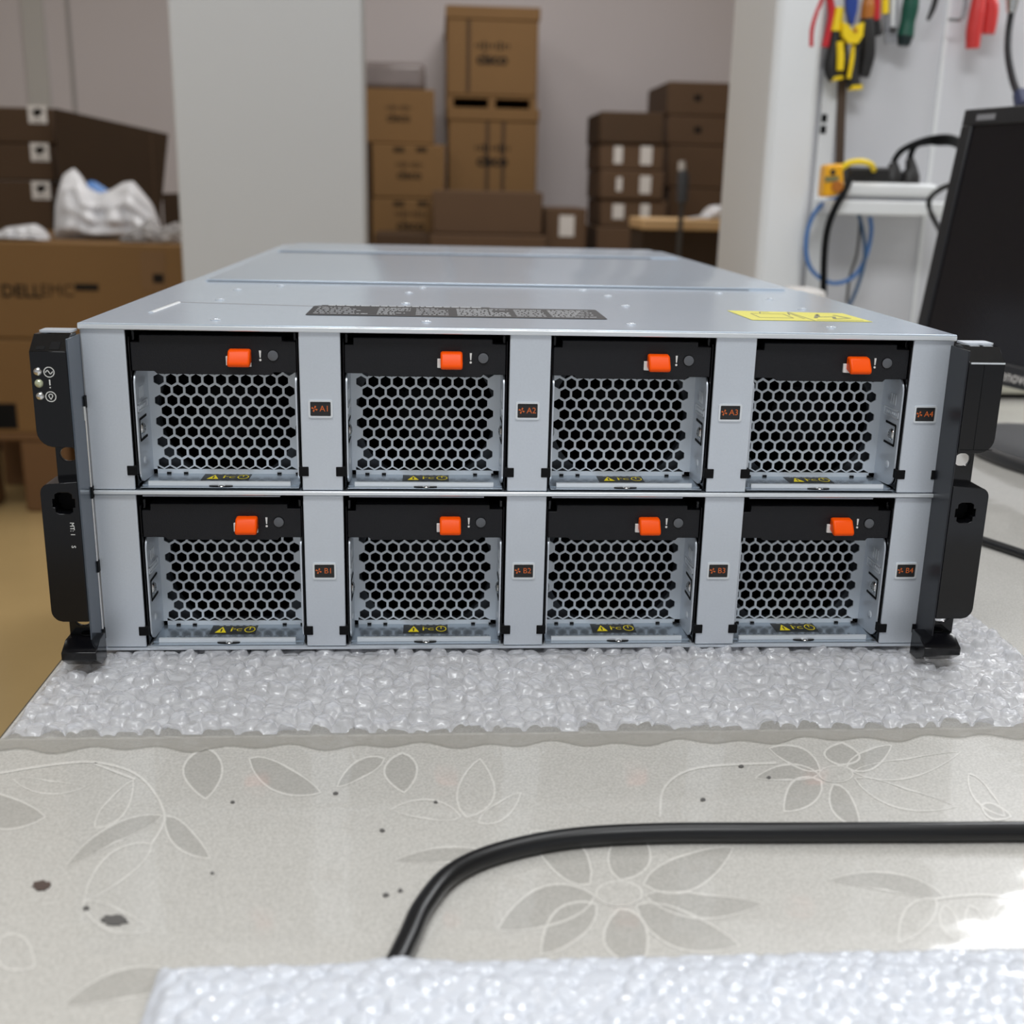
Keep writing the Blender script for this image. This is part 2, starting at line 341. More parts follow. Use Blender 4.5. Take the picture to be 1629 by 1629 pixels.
def blot(px, py, a, b, m, label):
    pts = []; r = random.Random(px)
    for k in range(26):
        s = 1+.3*r.uniform(-1, 1)*(1 if k % 3 else .4); q = onT((px+a*s*math.cos(2*PI*k/26), py+b*s*math.sin(2*PI*k/26)), 0); pts.append((q.x, q.y))
    return MB().prism(pts, TZ+.0002, TZ+.0005, m, 'z').build('stain', tab)
blot(66, 1410, 15, 7, stainm2, ''); blot(182, 1465, 21, 8, stainm, '')
for px, py, a in ((137, 1446, 5), (608, 1322, 4), (637, 1418, 4), (614, 1425, 5), (534, 1263, 4), (338, 1390, 3), (370, 1277, 3), (1179, 1220, 4), (1118, 1273, 4), (1223, 1238, 3), (693, 1277, 3)): blot(px, py, a, a*.6, stainm, '')

# ------------------------------------------------------------------ bubble wrap
def bubble_sheet(x0, x1, y0, y1, res, pitch, h, base, crush, creases, fn=None, seed=1):
    r = np.random.default_rng(seed); nx = int((x1-x0)/res)+1; ny = int((y1-y0)/res)+1
    X, Y = np.meshgrid(np.linspace(x0, x1, nx), np.linspace(y0, y1, ny)); Z = np.zeros_like(X)
    rows = int((y1-y0)/(pitch*.866))+2; cols = int((x1-x0)/pitch)+2
    H = h*(1+crush*r.uniform(-1, 1, (rows+1, cols+1))); GX = r.uniform(-1, 1, (rows+1, cols+1))*creases; GY = r.uniform(-1, 1, (rows+1, cols+1))*creases; PH = r.uniform(0, 6.28, (rows+1, cols+1))
    jx = r.normal(0, .13, (rows+1, cols+1))*pitch; jy = r.normal(0, .13, (rows+1, cols+1))*pitch
    j = np.floor((Y-y0)/(pitch*.866)).astype(int)
    for dj in (-1, 0, 1):
        jj = np.clip(j+dj, 0, rows); off = (jj % 2)*.5; i = np.floor((X-x0)/pitch-off+.5).astype(int)
        for di in (-1, 0, 1):
            ii = np.clip(i+di, 0, cols)
            dx = (X-x0-(ii+off)*pitch-jx[jj, ii])/(pitch*.5); dy = (Y-y0-(jj+.5)*pitch*.866-jy[jj, ii])/(pitch*.5); rr = dx*dx+dy*dy
            dome = np.clip(1-rr**2.0, 0, 1)**.55
            a = np.arctan2(dy, dx)
            zz = H[jj, ii]*dome*(1+GX[jj, ii]*dx+GY[jj, ii]*dy+creases*.5*np.abs(np.sin(2*a+PH[jj, ii]))*np.sqrt(rr))
            Z = np.maximum(Z, zz)
    Z = Z+base+.0006*np.sin(X*61+seed)*np.sin(Y*83)
    if fn is not None: Z = fn(X, Y, Z)
    vs = np.stack([X, Y, Z], -1).reshape(-1, 3); idx = np.arange(nx*ny).reshape(ny, nx)
    q = np.stack([idx[:-1, :-1], idx[:-1, 1:], idx[1:, 1:], idx[1:, :-1]], -1).reshape(-1, 4)
    return vs, q
def sheet_obj(name, vs, q, m, loc, parent=None):
    me = bpy.data.meshes.new(name); n = len(vs); vs = vs-np.array(loc)
    me.vertices.add(n); me.vertices.foreach_set('co', vs.astype(np.float32).ravel())
    me.loops.add(len(q)*4); me.loops.foreach_set('vertex_index', q.astype(np.int32).ravel())
    me.polygons.add(len(q)); me.polygons.foreach_set('loop_start', np.arange(0, len(q)*4, 4, dtype=np.int32)); me.polygons.foreach_set('use_smooth', [True]*len(q))
    me.materials.append(m); me.update(); me.validate(); o = bpy.data.objects.new(name, me); COL.objects.link(o)
    if parent: o.parent = parent
    else: o.location = loc
    return o
def under(X, Y, Z):
    inside = (np.abs(X) < .2255) & (Y > -.0015); feet = (np.abs(np.abs(X)-.228) < .0125) & (Y > -.0305) & (Y < .002)
    Z = np.where(inside, np.minimum(Z, .0040), Z); Z = np.where(feet, np.minimum(Z, .0042), Z)
    edge = np.minimum(1, np.minimum(X-X.min(), X.max()-X)/.004); return TZ+.0004+Z*np.clip(edge, .15, 1)
vs, q = bubble_sheet(-.0935, .12, -.2445, .284, .0008, .0102, .0029, .0012, .6, .5, lambda X, Y, Z: under(Y, X, Z), 3); vs = vs[:, [1, 0, 2]]; q = q[:, ::-1]
wrp = sheet_obj('bubble_wrap', vs, q, wrapm, (0, 0, TZ)); tag(wrp, 'crinkled clear bubble wrap sheet spread under the server enclosure', 'bubble wrap')
fl = MB(); pts = [(-.2455, -.094)]+[(x, -.1045+.0022*math.sin(x*210)+.0016*math.sin(x*97+1)+.018*max(0, x-.05)) for x in np.linspace(-.2455, .284, 150)]+[(.284, -.092), (.284, -.09)]
fl.prism(pts[:-2]+[(.284, -.093)], TZ+.0004, TZ+.0012, wrapf, 'z').build('flat_edge_film', wrp)
def fgfn(X, Y, Z):
    d = np.minimum(np.minimum(X-X.min(), Y.max()-Y), .02)/.02
    cord = np.exp(-((X+.06)/.012)**2)*np.clip((Y+.3)/.06, 0, 1)*.004
    return TZ+.0006+np.sqrt(np.clip(d, 0, 1))*.0065+Z*np.clip(d*3, .2, 1)+cord
vs, q = bubble_sheet(-.137, .42, -.44, -.2585, .0009, .0078, .0017, .0004, .4, .2, fgfn, 11)
tag(sheet_obj('bubble_wrap_pad', vs, q, foamw, (.12, -.34, TZ)), 'white bubble wrap pad blurred in the near foreground', 'bubble wrap')

# ------------------------------------------------------------------ the server enclosure
enc = empty('server_enclosure', (0, 0, ZO), 'galvanised rack server enclosure with eight fan bays lying on bubble wrap', 'server')
W2 = .2235; HT = .1745; DP = .80
Zr = lambda z: ZO+z
BX = [(-.2017, -.1162), (-.0953, -.0094), (.0118, .0972), (.1186, .2018)]
cs = MB(); t = .0012
cs.box(-W2, -W2+t, .0005, DP, Zr(.0012), Zr(HT-.0012), zinc); cs.box(W2-t, W2, .0005, DP, Zr(.0012), Zr(HT-.0012), zinc)
cs.box(-W2, W2, -.0005, DP, Zr(0), Zr(.0012), zinc); cs.box(-W2, W2, DP-t, DP, Zr(.0012), Zr(HT-.0012), zinc)
cs.build('case', enc)
# bay liners: black inside
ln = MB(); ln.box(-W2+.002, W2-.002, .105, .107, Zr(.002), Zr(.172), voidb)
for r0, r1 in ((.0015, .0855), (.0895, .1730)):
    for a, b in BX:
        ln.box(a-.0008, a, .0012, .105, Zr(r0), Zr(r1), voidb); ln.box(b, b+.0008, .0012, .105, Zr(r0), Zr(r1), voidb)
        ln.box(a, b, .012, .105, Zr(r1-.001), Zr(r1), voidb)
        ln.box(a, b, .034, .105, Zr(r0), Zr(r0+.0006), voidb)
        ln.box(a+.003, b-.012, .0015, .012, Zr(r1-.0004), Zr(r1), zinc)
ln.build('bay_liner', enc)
# shelves and rails
rl = MB(); rl.box(-W2+.0008, W2-.0008, -.0018, .0, Zr(.0866), Zr(.0889), bright); rl.box(-W2+.0012, W2-.0012, 0, .034, Zr(.0869), Zr(.0886), zfloor)
rl.build('mid_shelf', enc, bevel=.0006)
# top cover: front lip, folded ridges
tcv = MB(); tcv.box(-W2-.0006, W2+.0006, -.0012, .262, Zr(HT-.0014), Zr(HT), zinctop)
tcv.box(-W2-.0006, W2+.0006, -.0014, -.0002, Zr(HT-.0032), Zr(HT-.0006), bright)
tcv.box(-W2, W2, .262, DP, Zr(HT-.0020), Zr(HT-.0006), zinctop)
tcv.build('front_cover', enc, bevel=.0005)
for y0, y1, xx in ((.2575, .602, .2125), (.640, .7985, .2110)):
    rc = MB(); z = Zr(HT); h = .0016
    rc.add([(-xx, y0, z-.0008), (xx, y0, z-.0008), (xx, y1, z-.0008), (-xx, y1, z-.0008), (-xx+.004, y0+.0002, z+h), (xx-.004, y0+.0002, z+h), (xx-.004, y1-.003, z+h), (-xx+.004, y1-.003, z+h)],
           [(0, 3, 2, 1), (4, 5, 6, 7), (0, 1, 5, 4), (1, 2, 6, 5), (2, 3, 7, 6), (3, 0, 4, 7)], zinctop); rc.build('rear_cover', enc, bevel=.0003); MB().box(-xx+.004, xx-.03, y0-.0022, y0-.0004, z, z+.0004, fang).build('cover_dark_strip', enc)  # thin dark strip laid along the front edge of each raised cover
TOPZ = Zr(HT)
def TP(px, py, h=0): q = PZ(px, py, TOPZ); return V((q.x, q.y, TOPZ+h))
def strip(mb, p, q, w, h, m):
    d = (q-p).normalized(); n = V((-d.y, d.x, 0))*w*.5; z = V((0, 0, h)); mb.add([p-n, p+n, q+n, q-n, p-n*.4+z, p+n*.4+z, q+n*.4+z, q-n*.4+z], [(4, 5, 6, 7), (0, 1, 5, 4), (1, 2, 6, 5), (2, 3, 7, 6), (3, 0, 4, 7)], m)
em = MB(); a, b, c = TP(240, 497), TP(284, 481), TP(520, 488)
strip(em, a, b, .0032, .0006, bright); strip(em, b, c, .0012, .0003, greym)  # pocket edges: lit line painted pale, shaded line painted grey
em.build('embossed_edge', enc)
for px, py in ((343, 509), (678, 512), (1004, 516), (1322, 521), (350, 477), (447, 455), (645, 483), (650, 466), (672, 458), (927, 462), (967, 471), (995, 487), (1143, 467), (1224, 476), (1276, 492), (1121, 437), (378, 461)):
    sc = MB(); p = TP(px, py); sc.disc(p, .0028, .0004, zinc, (0, 0, 1), 16); sc.tube([p+V((0, 0, .0005)), p+V((0, 0, .0009))], [.0015, .0012], zinc, 12); sc.tube([p+V((0, 0, .0009)), p+V((0, 0, .00095))], [.0007, .0006], voidb, 8); sc.build('screw', enc)
# printed labels on the cover
lb = MB(); fl_, bl, br_, fr = TP(485, 502, .00015), TP(501, 485.5, .00015), TP(950, 494.5, .00015), TP(966, 508, .00015)
y0 = (fl_.y+fr.y)/2; y1 = (bl.y+br_.y)/2; x0 = fl_.x; x1 = fr.x
lb.prism(rrect(x0, x1, y0, y1, .002), TOPZ+.0001, TOPZ+.00025, labelblk, 'z'); rr = random.Random(3)
wd = x1-x0; blocks = [(.02, .2, 5), (.23, .34, 6), (.36, .47, 5), (.5, .68, 7), (.70, .80, 6), (.82, .97, 7)]
for ba, bb, nl in blocks:
    for k in range(nl):
        yy = y0+(y1-y0)*(.12+.76*(k+.5)/nl); x = x0+wd*ba
        xe = x0+wd*(bb if rr.random() < .7 else ba+(bb-ba)*rr.uniform(.4, .9))
        while x < xe:
            l = rr.uniform(.001, .0042); lb.prism([(x, yy-.0007), (min(x+l, xe), yy-.0007), (min(x+l, xe), yy+.0007), (x, yy+.0007)], TOPZ+.00025, TOPZ+.0003, labelwht, 'z'); x += l+rr.uniform(.0005, .0012)
lb.prism([(x0+.004, y1+.0004), (x0+wd*.62, y1+.0004), (x0+wd*.62, y1+.0042), (x0+.004, y1+.0042)], TOPZ+.0001, TOPZ+.0002, labelblk, 'z')
x = x0+.008
while x < x0+wd*.58: l = rr.uniform(.002, .006); lb.prism([(x, y1+.0012), (x+l, y1+.0012), (x+l, y1+.0033), (x, y1+.0033)], TOPZ+.0002, TOPZ+.00026, labelwht, 'z'); x += l+.0009
tag(lb.build('spec_label', enc, smooth=False), 'charcoal sticker with rows of tiny white print')
yl = MB(); c4 = [TP(1157, 494.5), TP(1340, 499), TP(1388, 512.5), TP(1197, 509.5)]
yl.prism([(c.x, c.y) for c in c4], TOPZ+.0001, TOPZ+.00025, yelllab, 'z')
def LM(u, v): # point on label: u along, v across
    p = c4[3].lerp(c4[2], u).lerp(c4[0].lerp(c4[1], u), v); return V((p.x, p.y, TOPZ+.0003))
def inkline(pts, w=.0008):
    for i in range(len(pts)-1): strip(yl, LM(*pts[i]), LM(*pts[i+1]), w, .0001, greyink)
inkline([(.52, 0), (.52, 1)]); inkline([(.12, .25), (.40, .25), (.42, .7), (.14, .7), (.12, .25)]); inkline([(.22, .7), (.26, .9), (.34, .9)])
inkline([(.60, .3), (.72, .75), (.66, .45), (.8, .5), (.75, .25), (.9, .35), (.85, .7)], .0022); inkline([(.56, .1), (.95, .1)]); inkline([(.48, .2), (.5, .9), (.45, .6)])
tag(yl.build('caution_label', enc, smooth=False), 'yellow caution sticker with grey drawings')
# stiles
ST = [(-.2232, -.2017), (-.1162, -.0953), (-.0094, .0118), (.0972, .1186), (.2018, .2232)]
for r, (r0, r1) in enumerate(((.0890, .1728), (.0016, .0864))):
    for k, (a, b) in enumerate(ST):
        s = MB(); s.box(a, b, 0, .0012, Zr(r0), Zr(r1), zinc); s.box(a+.0001, a+.0011, .0002, .012, Zr(r0), Zr(r1), zinc); s.box(b-.0011, b-.0001, .0002, .012, Zr(r0), Zr(r1), zinc)
        so = s.build('stile', enc, bevel=.0005)
        for e, on in ((a, k > 0), (b, k < 4 or True)):
            z = Zr(.0993 if r == 0 else .0108); MB().box(e-(.0016 if e == a else .0034), e+(.0034 if e == a else .0016), -.0006, .004, z-.0026, z+.0024, voidb).build('clip', so, bevel=.0003) if on else None
        if k:
            cx = (-.1059, .0004, .1070, .2122)[k-1]; cz = Zr(.1323 if r == 0 else .0447); bd = MB()
            bd.prism(rrect(cx-.0062, cx+.0062, cz-.0046, cz+.0046, .0011), -.0007, .0004, bright, 'y', [rrect(cx-.0052, cx+.0052, cz-.0037, cz+.0037, .0005)])
            bd.box(cx-.0053, cx+.0053, -.0002, .0006, cz-.0038, cz+.0038, badgeb)
            text(bd, 'AB'[r]+str(k), .0043, FRONT(cx+.0020, -.00032, cz), badgeo)
            for w_ in range(4): # little fan symbol
                an = PI/4+w_*PI/2; pc = V((cx-.0031, -.0003, cz)); d1 = V((math.cos(an), 0, math.sin(an))); d2 = V((-math.sin(an), 0, math.cos(an)))
                bd.add([pc+d1*.0002, pc+d1*.0015+d2*.0001, pc+d1*.0014+d2*.0010, pc+d1*.0006+d2*.0007], [(0, 1, 2, 3)], badgeo)
            bd.build('bay_badge', so, smooth=False)
# fan modules -------------------------------------------------------
def make_module(cx, z0, zinc=zinc):
    zst = zinc
    X = lambda x: cx+x; Z = lambda z: z0+z; YP = .030
    tr = MB(); tr.box(X(-.0405), X(.0405), .0062, YP, Z(.0004), Z(.0010), zfloor)
    tr.box(X(-.0372), X(.0360), .0050, .0064, Z(.0006), Z(.0030), bright)  # front lip; the light it catches is put into the pale metal
    for k in range(15): tr.disc((X(-.033+.0048*k), .0125, Z(.0009)), .0016, .0005, zfloor, (0, 0, 1), 10, dome=True)
    for xx in (-.033, -.024, .026, .036): tr.box(X(xx), X(xx+.0022), YP-.0012, YP-.0002, Z(.0008), Z(.0019), voidb)
    tr.box(X(-.0406), X(.0406), -.001+.0032, .0062, Z(.0002), Z(.0005), zfloor)
    mo = tr.build('fan_module', enc, bevel=0); 
    g = MB(); p = .00652; rp = p*.866; R0 = p/math.sqrt(3); R1 = .00533/math.sqrt(3); y = YP; zb = .0071; zinc = zgrille
    hexv = lambda c, r: [(c[0]+r*math.sin(PI/3*k), c[1]+r*math.cos(PI/3*k)) for k in range(6)]
    for j in range(10):
        xo = -.0020-5*p if j % 2 == 0 else -.0020-5*p+p*.5
        for i in range(-1, 12):
            c = (X(xo+i*p), Z(zb+j*rp)); o = hexv(c, R0)
            if 0 <= i < 11:
                n = hexv(c, R1)
                g.add([(q_[0], y, q_[1]) for q_ in o]+[(q_[0], y, q_[1]) for q_ in n]+[(q_[0], y+.0010, q_[1]) for q_ in n],
                      [(k, (k+1) % 6, 6+(k+1) % 6, 6+k) for k in range(6)]+[(6+k, 6+(k+1) % 6, 12+(k+1) % 6, 12+k) for k in range(6)], zinc)
            else: g.add([(q_[0], y, q_[1]) for q_ in o], [list(range(6))], zinc)
    xl = -.0020-5.5*p-.0002; xr = -.0020+5.5*p+.0032
    g.box(X(-.0405), X(xl), y+.00005, y+.001, Z(0), Z(.062), zinc); g.box(X(xr), X(.0405), y+.00005, y+.001, Z(0), Z(.062), zinc)
    g.box(X(-.0405), X(.0405), y+.00005, y+.001, Z(0), Z(zb-R0*.98), zinc); 
    g.build('honeycomb_grille', mo, smooth=False); zinc = zst
    ff = MB(); ff.prism([(X(-.0403), Z(.0008)), (X(.0403), Z(.0008)), (X(.0403), Z(.066)), (X(-.0403), Z(.066))], .038, .044, fang, 'y', [ellipse(X(0), Z(.033), .0375, .0375, 40)])
    hub = ellipse(X(0), Z(.033), .016, .016, 28); ff.prism(hub, .050, .06, voidb, 'y')
    for k in range(7):
        a = 2*PI*k/7; dr = V((math.cos(a), 0, math.sin(a))); dt = V((-math.sin(a), 0, math.cos(a))); c = V((X(0), .055, Z(.033)))
        ff.add([c+dr*.015-dt*.004+V((0, -.006, 0)), c+dr*.036-dt*.012+V((0, -.006, 0)), c+dr*.036+dt*.010+V((0, .008, 0)), c+dr*.015+dt*.005+V((0, .006, 0))], [(0, 1, 2, 3)], voidb)
    ff.build('fan', mo)
    for sgn in (-1, 1):
        sp = MB(); a, b = (X(-.0409), X(-.0401)) if sgn < 0 else (X(.0401), X(.0409)); r = .0075
        prof = [(YP+.001, Z(.0004)), (YP+.001, Z(.061))]+[(.0035+r-r*math.sin(t_), Z(.061-r+r*math.cos(t_))) for t_ in np.linspace(0, PI/2, 7)]+[(.0035+r-r*math.cos(t_), Z(.0018+r-r*math.sin(t_))) for t_ in np.linspace(0, PI/2, 7)]
        sp.prism(prof, a, b, zinc, 'x'); xi = b if sgn < 0 else a; ax = (1, 0, 0) if sgn < 0 else (-1, 0, 0); e = .0003*(1 if sgn < 0 else -1)
        def bar(y_0, y_1, za, zb_, m=voidb, hh=1): sp.box(min(xi, xi+e*hh), max(xi, xi+e*hh), y_0, y_1, Z(za), Z(zb_), m)
        bar(.007, .021, .0345, .0357); bar(.007, .021, .0235, .0247); bar(.0066, .0078, .0240, .0352)   # tongue slot
        sp.disc((xi, .0125, Z(.0295)), .0034, .0016, chrome, ax, 16, dome=True)
        sp.disc((xi, .013, Z(.0125)), .0022, .0009, zinc, ax, 12, dome=True)
        bar(.006, .0255, .0385, .0393, bright, .6); bar(.006, .0255, .0425, .0433, bright, .6); bar(.006, .0067, .0385, .0433, bright, .6); bar(.0248, .0255, .0385, .0433, bright, .6)
        for k in range(6): bar(.0085+.0024*k, .0098+.0024*k, .0402, .0416, bright, .6)
        for k in range(3): bar(.011+.003*k, .0128+.003*k, .0455, .0512, bright, .5)
        sp.build('side_plate', mo)
    # black bezel with notches
    bz = MB(); zt, zbm = .0792, .0595
    out = [(-.0412, zbm+.0014), (-.0365, zbm+.0014), (-.0300, zbm+.0014), (-.0288, zbm), (.0285, zbm), (.0297, zbm+.0014), (.0412, zbm+.0014), (.0412, zt-.0024), (.0342, zt-.0024), (.0342, zt), (-.0367, zt), (-.0367, zt-.0036), (-.0412, zt-.0036)]
    bz.prism([(X(a), Z(b)) for a, b in out], .0032, .030, blackp)
    for sgn in (-1, 1): bz.box(X(sgn*.0418)-.0004, X(sgn*.0418)+.0004, .0022, .030, Z(.0005), Z(.0785), glossb)
    bz.box(X(-.0412), X(-.0395), .006, .01, Z(.0758), Z(.081), glossb); bz.box(X(.0395), X(.0412), .006, .01, Z(.0758), Z(.081), glossb)
    bo = bz.build('bezel', mo, bevel=.0004)
    pr = MB(); ex = [(-.00055, .0026), (.00055, .0026), (.00028, -.0010), (-.00028, -.0010)]
    pr.prism([(X(.0231+a), Z(.0694+b)) for a, b in ex], .0030, .0033, whitep); pr.prism(ellipse(X(.0231), Z(.0672), .0006, .0006, 10), .0030, .0033, whitep)
    pr.build('warning_mark', mo, smooth=False)
    dl = MB(); dl.tube([(X(.0295), .0034, Z(.0695)), (X(.0295), .0029, Z(.0695))], [.0029, .0029], voidb, 24); dl.disc((X(.0295), .003, Z(.0695)), .0026, .0006, greydot, n=24); dl.build('indicator_lens', mo)
    lt = MB(); # orange release latch, flared outward at its lower edge
    xs_ = (.0076, .0188)
    pf = [(.0034, .0730), (-.0012, .0726), (-.0052, .0672), (-.0056, .0652), (-.0036, .0642), (.0034, .0660)]
    lt.prism([(p_[0], Z(p_[1])) for p_ in pf], X(xs_[0]), X(xs_[1]), orange, 'x'); lo = lt.build('release_latch', mo, bevel=.0011, seg=3)
    pv = MB(); pv.prism([(X(.0060), Z(.0644)), (X(.0186), Z(.0638)), (X(.0186), Z(.0660)), (X(.0076), Z(.0690)), (X(.0060), Z(.0690))], .0020, .0034, whitep); pv.build('latch_pivot', mo, bevel=.0002)
    sk = MB(); sk.box(X(-.0125), X(.0125), .0155, .0285, Z(.00102), Z(.00118), stickb); zz = Z(.00124)
    sk.add([(X(-.0098), .0175, zz), (X(-.0036), .0175, zz), (X(-.0067), .0262, zz)], [(0, 1, 2)], yell); sk.add([(X(-.0070), .0185, zz+.00004), (X(-.0064), .0185, zz+.00004), (X(-.0062), .0232, zz+.00004), (X(-.0072), .0232, zz+.00004)], [(0, 1, 2, 3)], stickb)
    text(sk, 'i', .0090, frame((X(-.0012), .0222, zz), (1, 0, 0), (0, 1, 0)), yell); text(sk, '°C', .0050, frame((X(.0020), .0214, zz), (1, 0, 0), (0, 1, 0)), yell)
    o1 = ellipse(X(.0088), .022, .0030, .0042, 20); i1 = ellipse(X(.0088), .022, .0025, .0035, 20); sk.add([(p_[0], p_[1], zz) for p_ in o1+i1], [(k, (k+1) % 20, 20+(k+1) % 20, 20+k) for k in range(20)], yell)
    sk.add([(X(.0085), .022, zz), (X(.0090), .022, zz), (X(.0090), .0252, zz), (X(.0085), .0252, zz)], [(0, 1, 2, 3)], yell)
    for k in range(6): sk.add([(X(-.009+.0036*k), .0277, zz), (X(-.0068+.0036*k), .0277, zz), (X(-.0068+.0036*k), .0282, zz), (X(-.009+.0036*k), .0282, zz)], [(0, 1, 2, 3)], labelwht)
    sk.build('warning_sticker', mo, smooth=False)
    cs_ = MB(); cs_.prism(ellipse(X(0), .0052, .0062, .0022, 20), Z(.0005), Z(.0009), voidb, 'z'); cs_.disc((X(.0004), .0042, Z(.0008)), .0019, .0008, chrome, (0, 0, 1), 14, dome=True); cs_.build('captive_screw', mo)
    return mo
m0 = make_module(-.0521-.1069, Zr(.0893))
m0c = [-.1590, -.05235, .0545, .1602]
for r, zb_ in enumerate((.0893, .0014)):
    for k in range(4):
        if r == 0 and k == 0: continue
        c = m0.copy(); COL.objects.link(c); c.location = V((m0c[k]-m0c[0], 0, zb_-.0893))
        for ch in list(m0.children):
            d = ch.copy(); COL.objects.link(d); d.parent = c
# mounting ears -----------------------------------------------------
def ear(s, inner, name):
    e = MB(); q = lambda x: s*x
    def poly(pts): return [(q(a), Zr(b)) for a, b in pts]
    F = -.0215
    # upper block: outer lower corner rounded
    ub = [(inner, .116), (.2335, .116)]+[(.2335+.008*math.sin(t_), .124-.008*math.cos(t_)) for t_ in np.linspace(.1, PI/2, 6)]+[(.2415, .163), (inner, .163)]
    e.prism(poly(ub), F, -.004, glossb)
    tp = [(F, Zr(.163)), (-.0125, Zr(.1702)), (-.003, Zr(.1702)), (-.003, Zr(.163))]
    e.prism(tp, q(inner), q(.2415), glossb, 'x')
    lbk = [(inner, .0245), (.2365, .0245)]+[(.2365+.006*math.sin(t_), .0305-.006*math.cos(t_)) for t_ in np.linspace(.1, PI/2, 6)]+[(.2425+.005*math.cos(t_)-.005, .0925+.005*math.sin(t_)) for t_ in np.linspace(0, PI/2-.1, 6)]+[(.2365, .0975), (inner, .0985)]
    sk = .2315 if s < 0 else .2322
    cx_, cz_ = (.2315, .0875) if s < 0 else (.2310, .0840)
    sock = [(cx_+a, cz_+b) for a, b in [(-.0055, -.0022), (-.0042, -.0022), (-.0042, -.0045), (-.0025, -.0055), (.0025, -.0055), (.0042, -.0045), (.0042, -.0022), (.0055, -.0022), (.0055, .0022), (.0042, .0022), (.0042, .0045), (.0025, .0055), (-.0025, .0055), (-.0042, .0045), (-.0042, .0022), (-.0055, .0022)]]
    e.prism(poly(lbk), F, -.004, glossb, 'y', [poly(sock)])
    e.prism(poly([(cx_-.007, cz_-.007), (cx_+.007, cz_-.007), (cx_+.007, cz_+.007), (cx_-.007, cz_+.007)]), -.012, -.010, voidb)
    # necks with oval openings
    e.prism(poly([(inner, .096), (.2362, .096), (.2362, .118), (inner, .118)]), -.0125, -.0105, glossb, 'y', [poly(ellipse(.2300, .1105, .0042, .0036, 20))])
    e.prism(poly([(inner, .008), (.2370, .008), (.2370, .029), (inner, .029)]), -.0125, -.0105, glossb, 'y', [poly(ellipse(.2300, .0225, .0042, .0036, 20))])
    e.box(min(q(inner), q(inner-.0009)), max(q(inner), q(inner-.0009)), F+.0005, .0, Zr(.004), Zr(.1690), earside if s < 0 else earside2)
    eo = e.build('mounting_ear', enc, bevel=.0008)
    ft = MB(); ft.prism([(-.029, Zr(.0065)), (-.029, Zr(.0105)), (-.021, Zr(.0145)), (-.011, Zr(.0145)), (-.011, Zr(.0005)), (-.020, Zr(.0005)), (-.027, Zr(.0050))], q(.2195 if s < 0 else .2150), q(.2370 if s < 0 else .2350), glossb, 'x'); ft.disc((q(.2275), -.0125, Zr(.0145)), .004, .0008, voidb, (0, 0, 1), 18); ft.build('foot', eo, bevel=.0008)
    pt = MB(); pt.prism(rrect(min(q(.2245), q(.2400)), max(q(.2245), q(.2400)), -.010, .001, .0015), Zr(.1706), Zr(.1716), zinc, 'z'); pt.tube([(q(.2375), -.0065, Zr(.1702)), (q(.2375), -.0065, Zr(.1708))], .002, zinc, 10); pt.build('top_plate', eo)
    dt = MB()
    if s < 0: # square socket in the chamfer
        for u0, u1, hh in ((.2275, .2322, .0052), (.2345, .2385, .0022)):
            a, b = V((0, F, .163)), V((0, -.0125, .1702)); d = (b-a).normalized(); n = V((0, -d.z, d.y)) if d.z > 0 else V((0, 0, 1))
            p0, p1 = a+d*.0012, a+d*(.0012+hh); off = V((0, -.0001, .0001)); dt.add([V((q(x), p.y, Zr(p.z)))+off for p, x in ((p0, u0), (p0, u1), (p1, u1), (p1, u0))], [(0, 1, 2, 3)], voidb)
    else:
        for u0, u1 in ((.2265, .2315), (.2335, .2385)): dt.box(q(u0), q(u1), -.0118, -.006, Zr(.1702), Zr(.1704), bright)
        dt.box(q(.2305), q(.2308), F-.0001, F, Zr(.118), Zr(.163), voidb); dt.box(q(inner+.001), q(.2405), F-.0001, F, Zr(.1178), Zr(.1181), voidb)
        dt.box(q(inner+.0008), q(.2412), F-.0003, F+.001, Zr(.1624), Zr(.1632), bright)  # pale strip along the upper front edge of the right ear
    dt.build('ear_marks', eo)
    rd = MB(); rd.tube([(q(.2237), -.0022, Zr(.003)), (q(.2237), -.0022, Zr(.132))], .0009, chrome, 10); rd.build('hinge_rod', eo)
    for z_ in (.135, .088, .048, .010): MB().box(min(q(.2226), q(.2252)), max(q(.2226), q(.2252)), -.0036, .0008, Zr(z_-.003), Zr(z_+.003), voidb).build('hinge_clip', eo)
    return eo, F
el, F = ear(-1, .2242, 'l'); er, F = ear(1, .2226, 'r')
MB().box(-.2246, -.2224, -.0040, -.0036, Zr(.126), Zr(.133), whitep).build('paper_tab', el)
for px, py in ((60, 591), (62, 610), (64, 630)):
    p = PY(px, py, F); d = MB(); d.disc((p.x, F, p.z), .0021, .0016, chrome if py != 610 else mat('pale_green_lens', rgb(196, 200, 170), .2, .4), n=16, dome=True); d.build('status_light', el)
ic = MB()
def ring(c, r0, r1, n=22): ic.add([(c.x+r*math.cos(2*PI*k/n), F-.0001, c.z+r*math.sin(2*PI*k/n)) for r in (r0, r1) for k in range(n)], [(k, (k+1) % n, n+(k+1) % n, n+k) for k in range(n)], whitep)
def iline(c, pts, w=.0004):
    for (a, b), (a2, b2) in zip(pts, pts[1:]):
        d = V((a2-a, 0, b2-b)).normalized(); n = V((-d.z, 0, d.x))*w*.5; p = V((c.x+a, F-.0001, c.z+b)); q2 = V((c.x+a2, F-.0001, c.z+b2)); ic.add([p-n, p+n, q2+n, q2-n], [(0, 1, 2, 3)], whitep)
c = PY(78, 592, F); ring(c, .0022, .0026); iline(c, [(-.0018, -.0002), (-.0007, .0010), (.0006, -.0010), (.0018, .0003)])
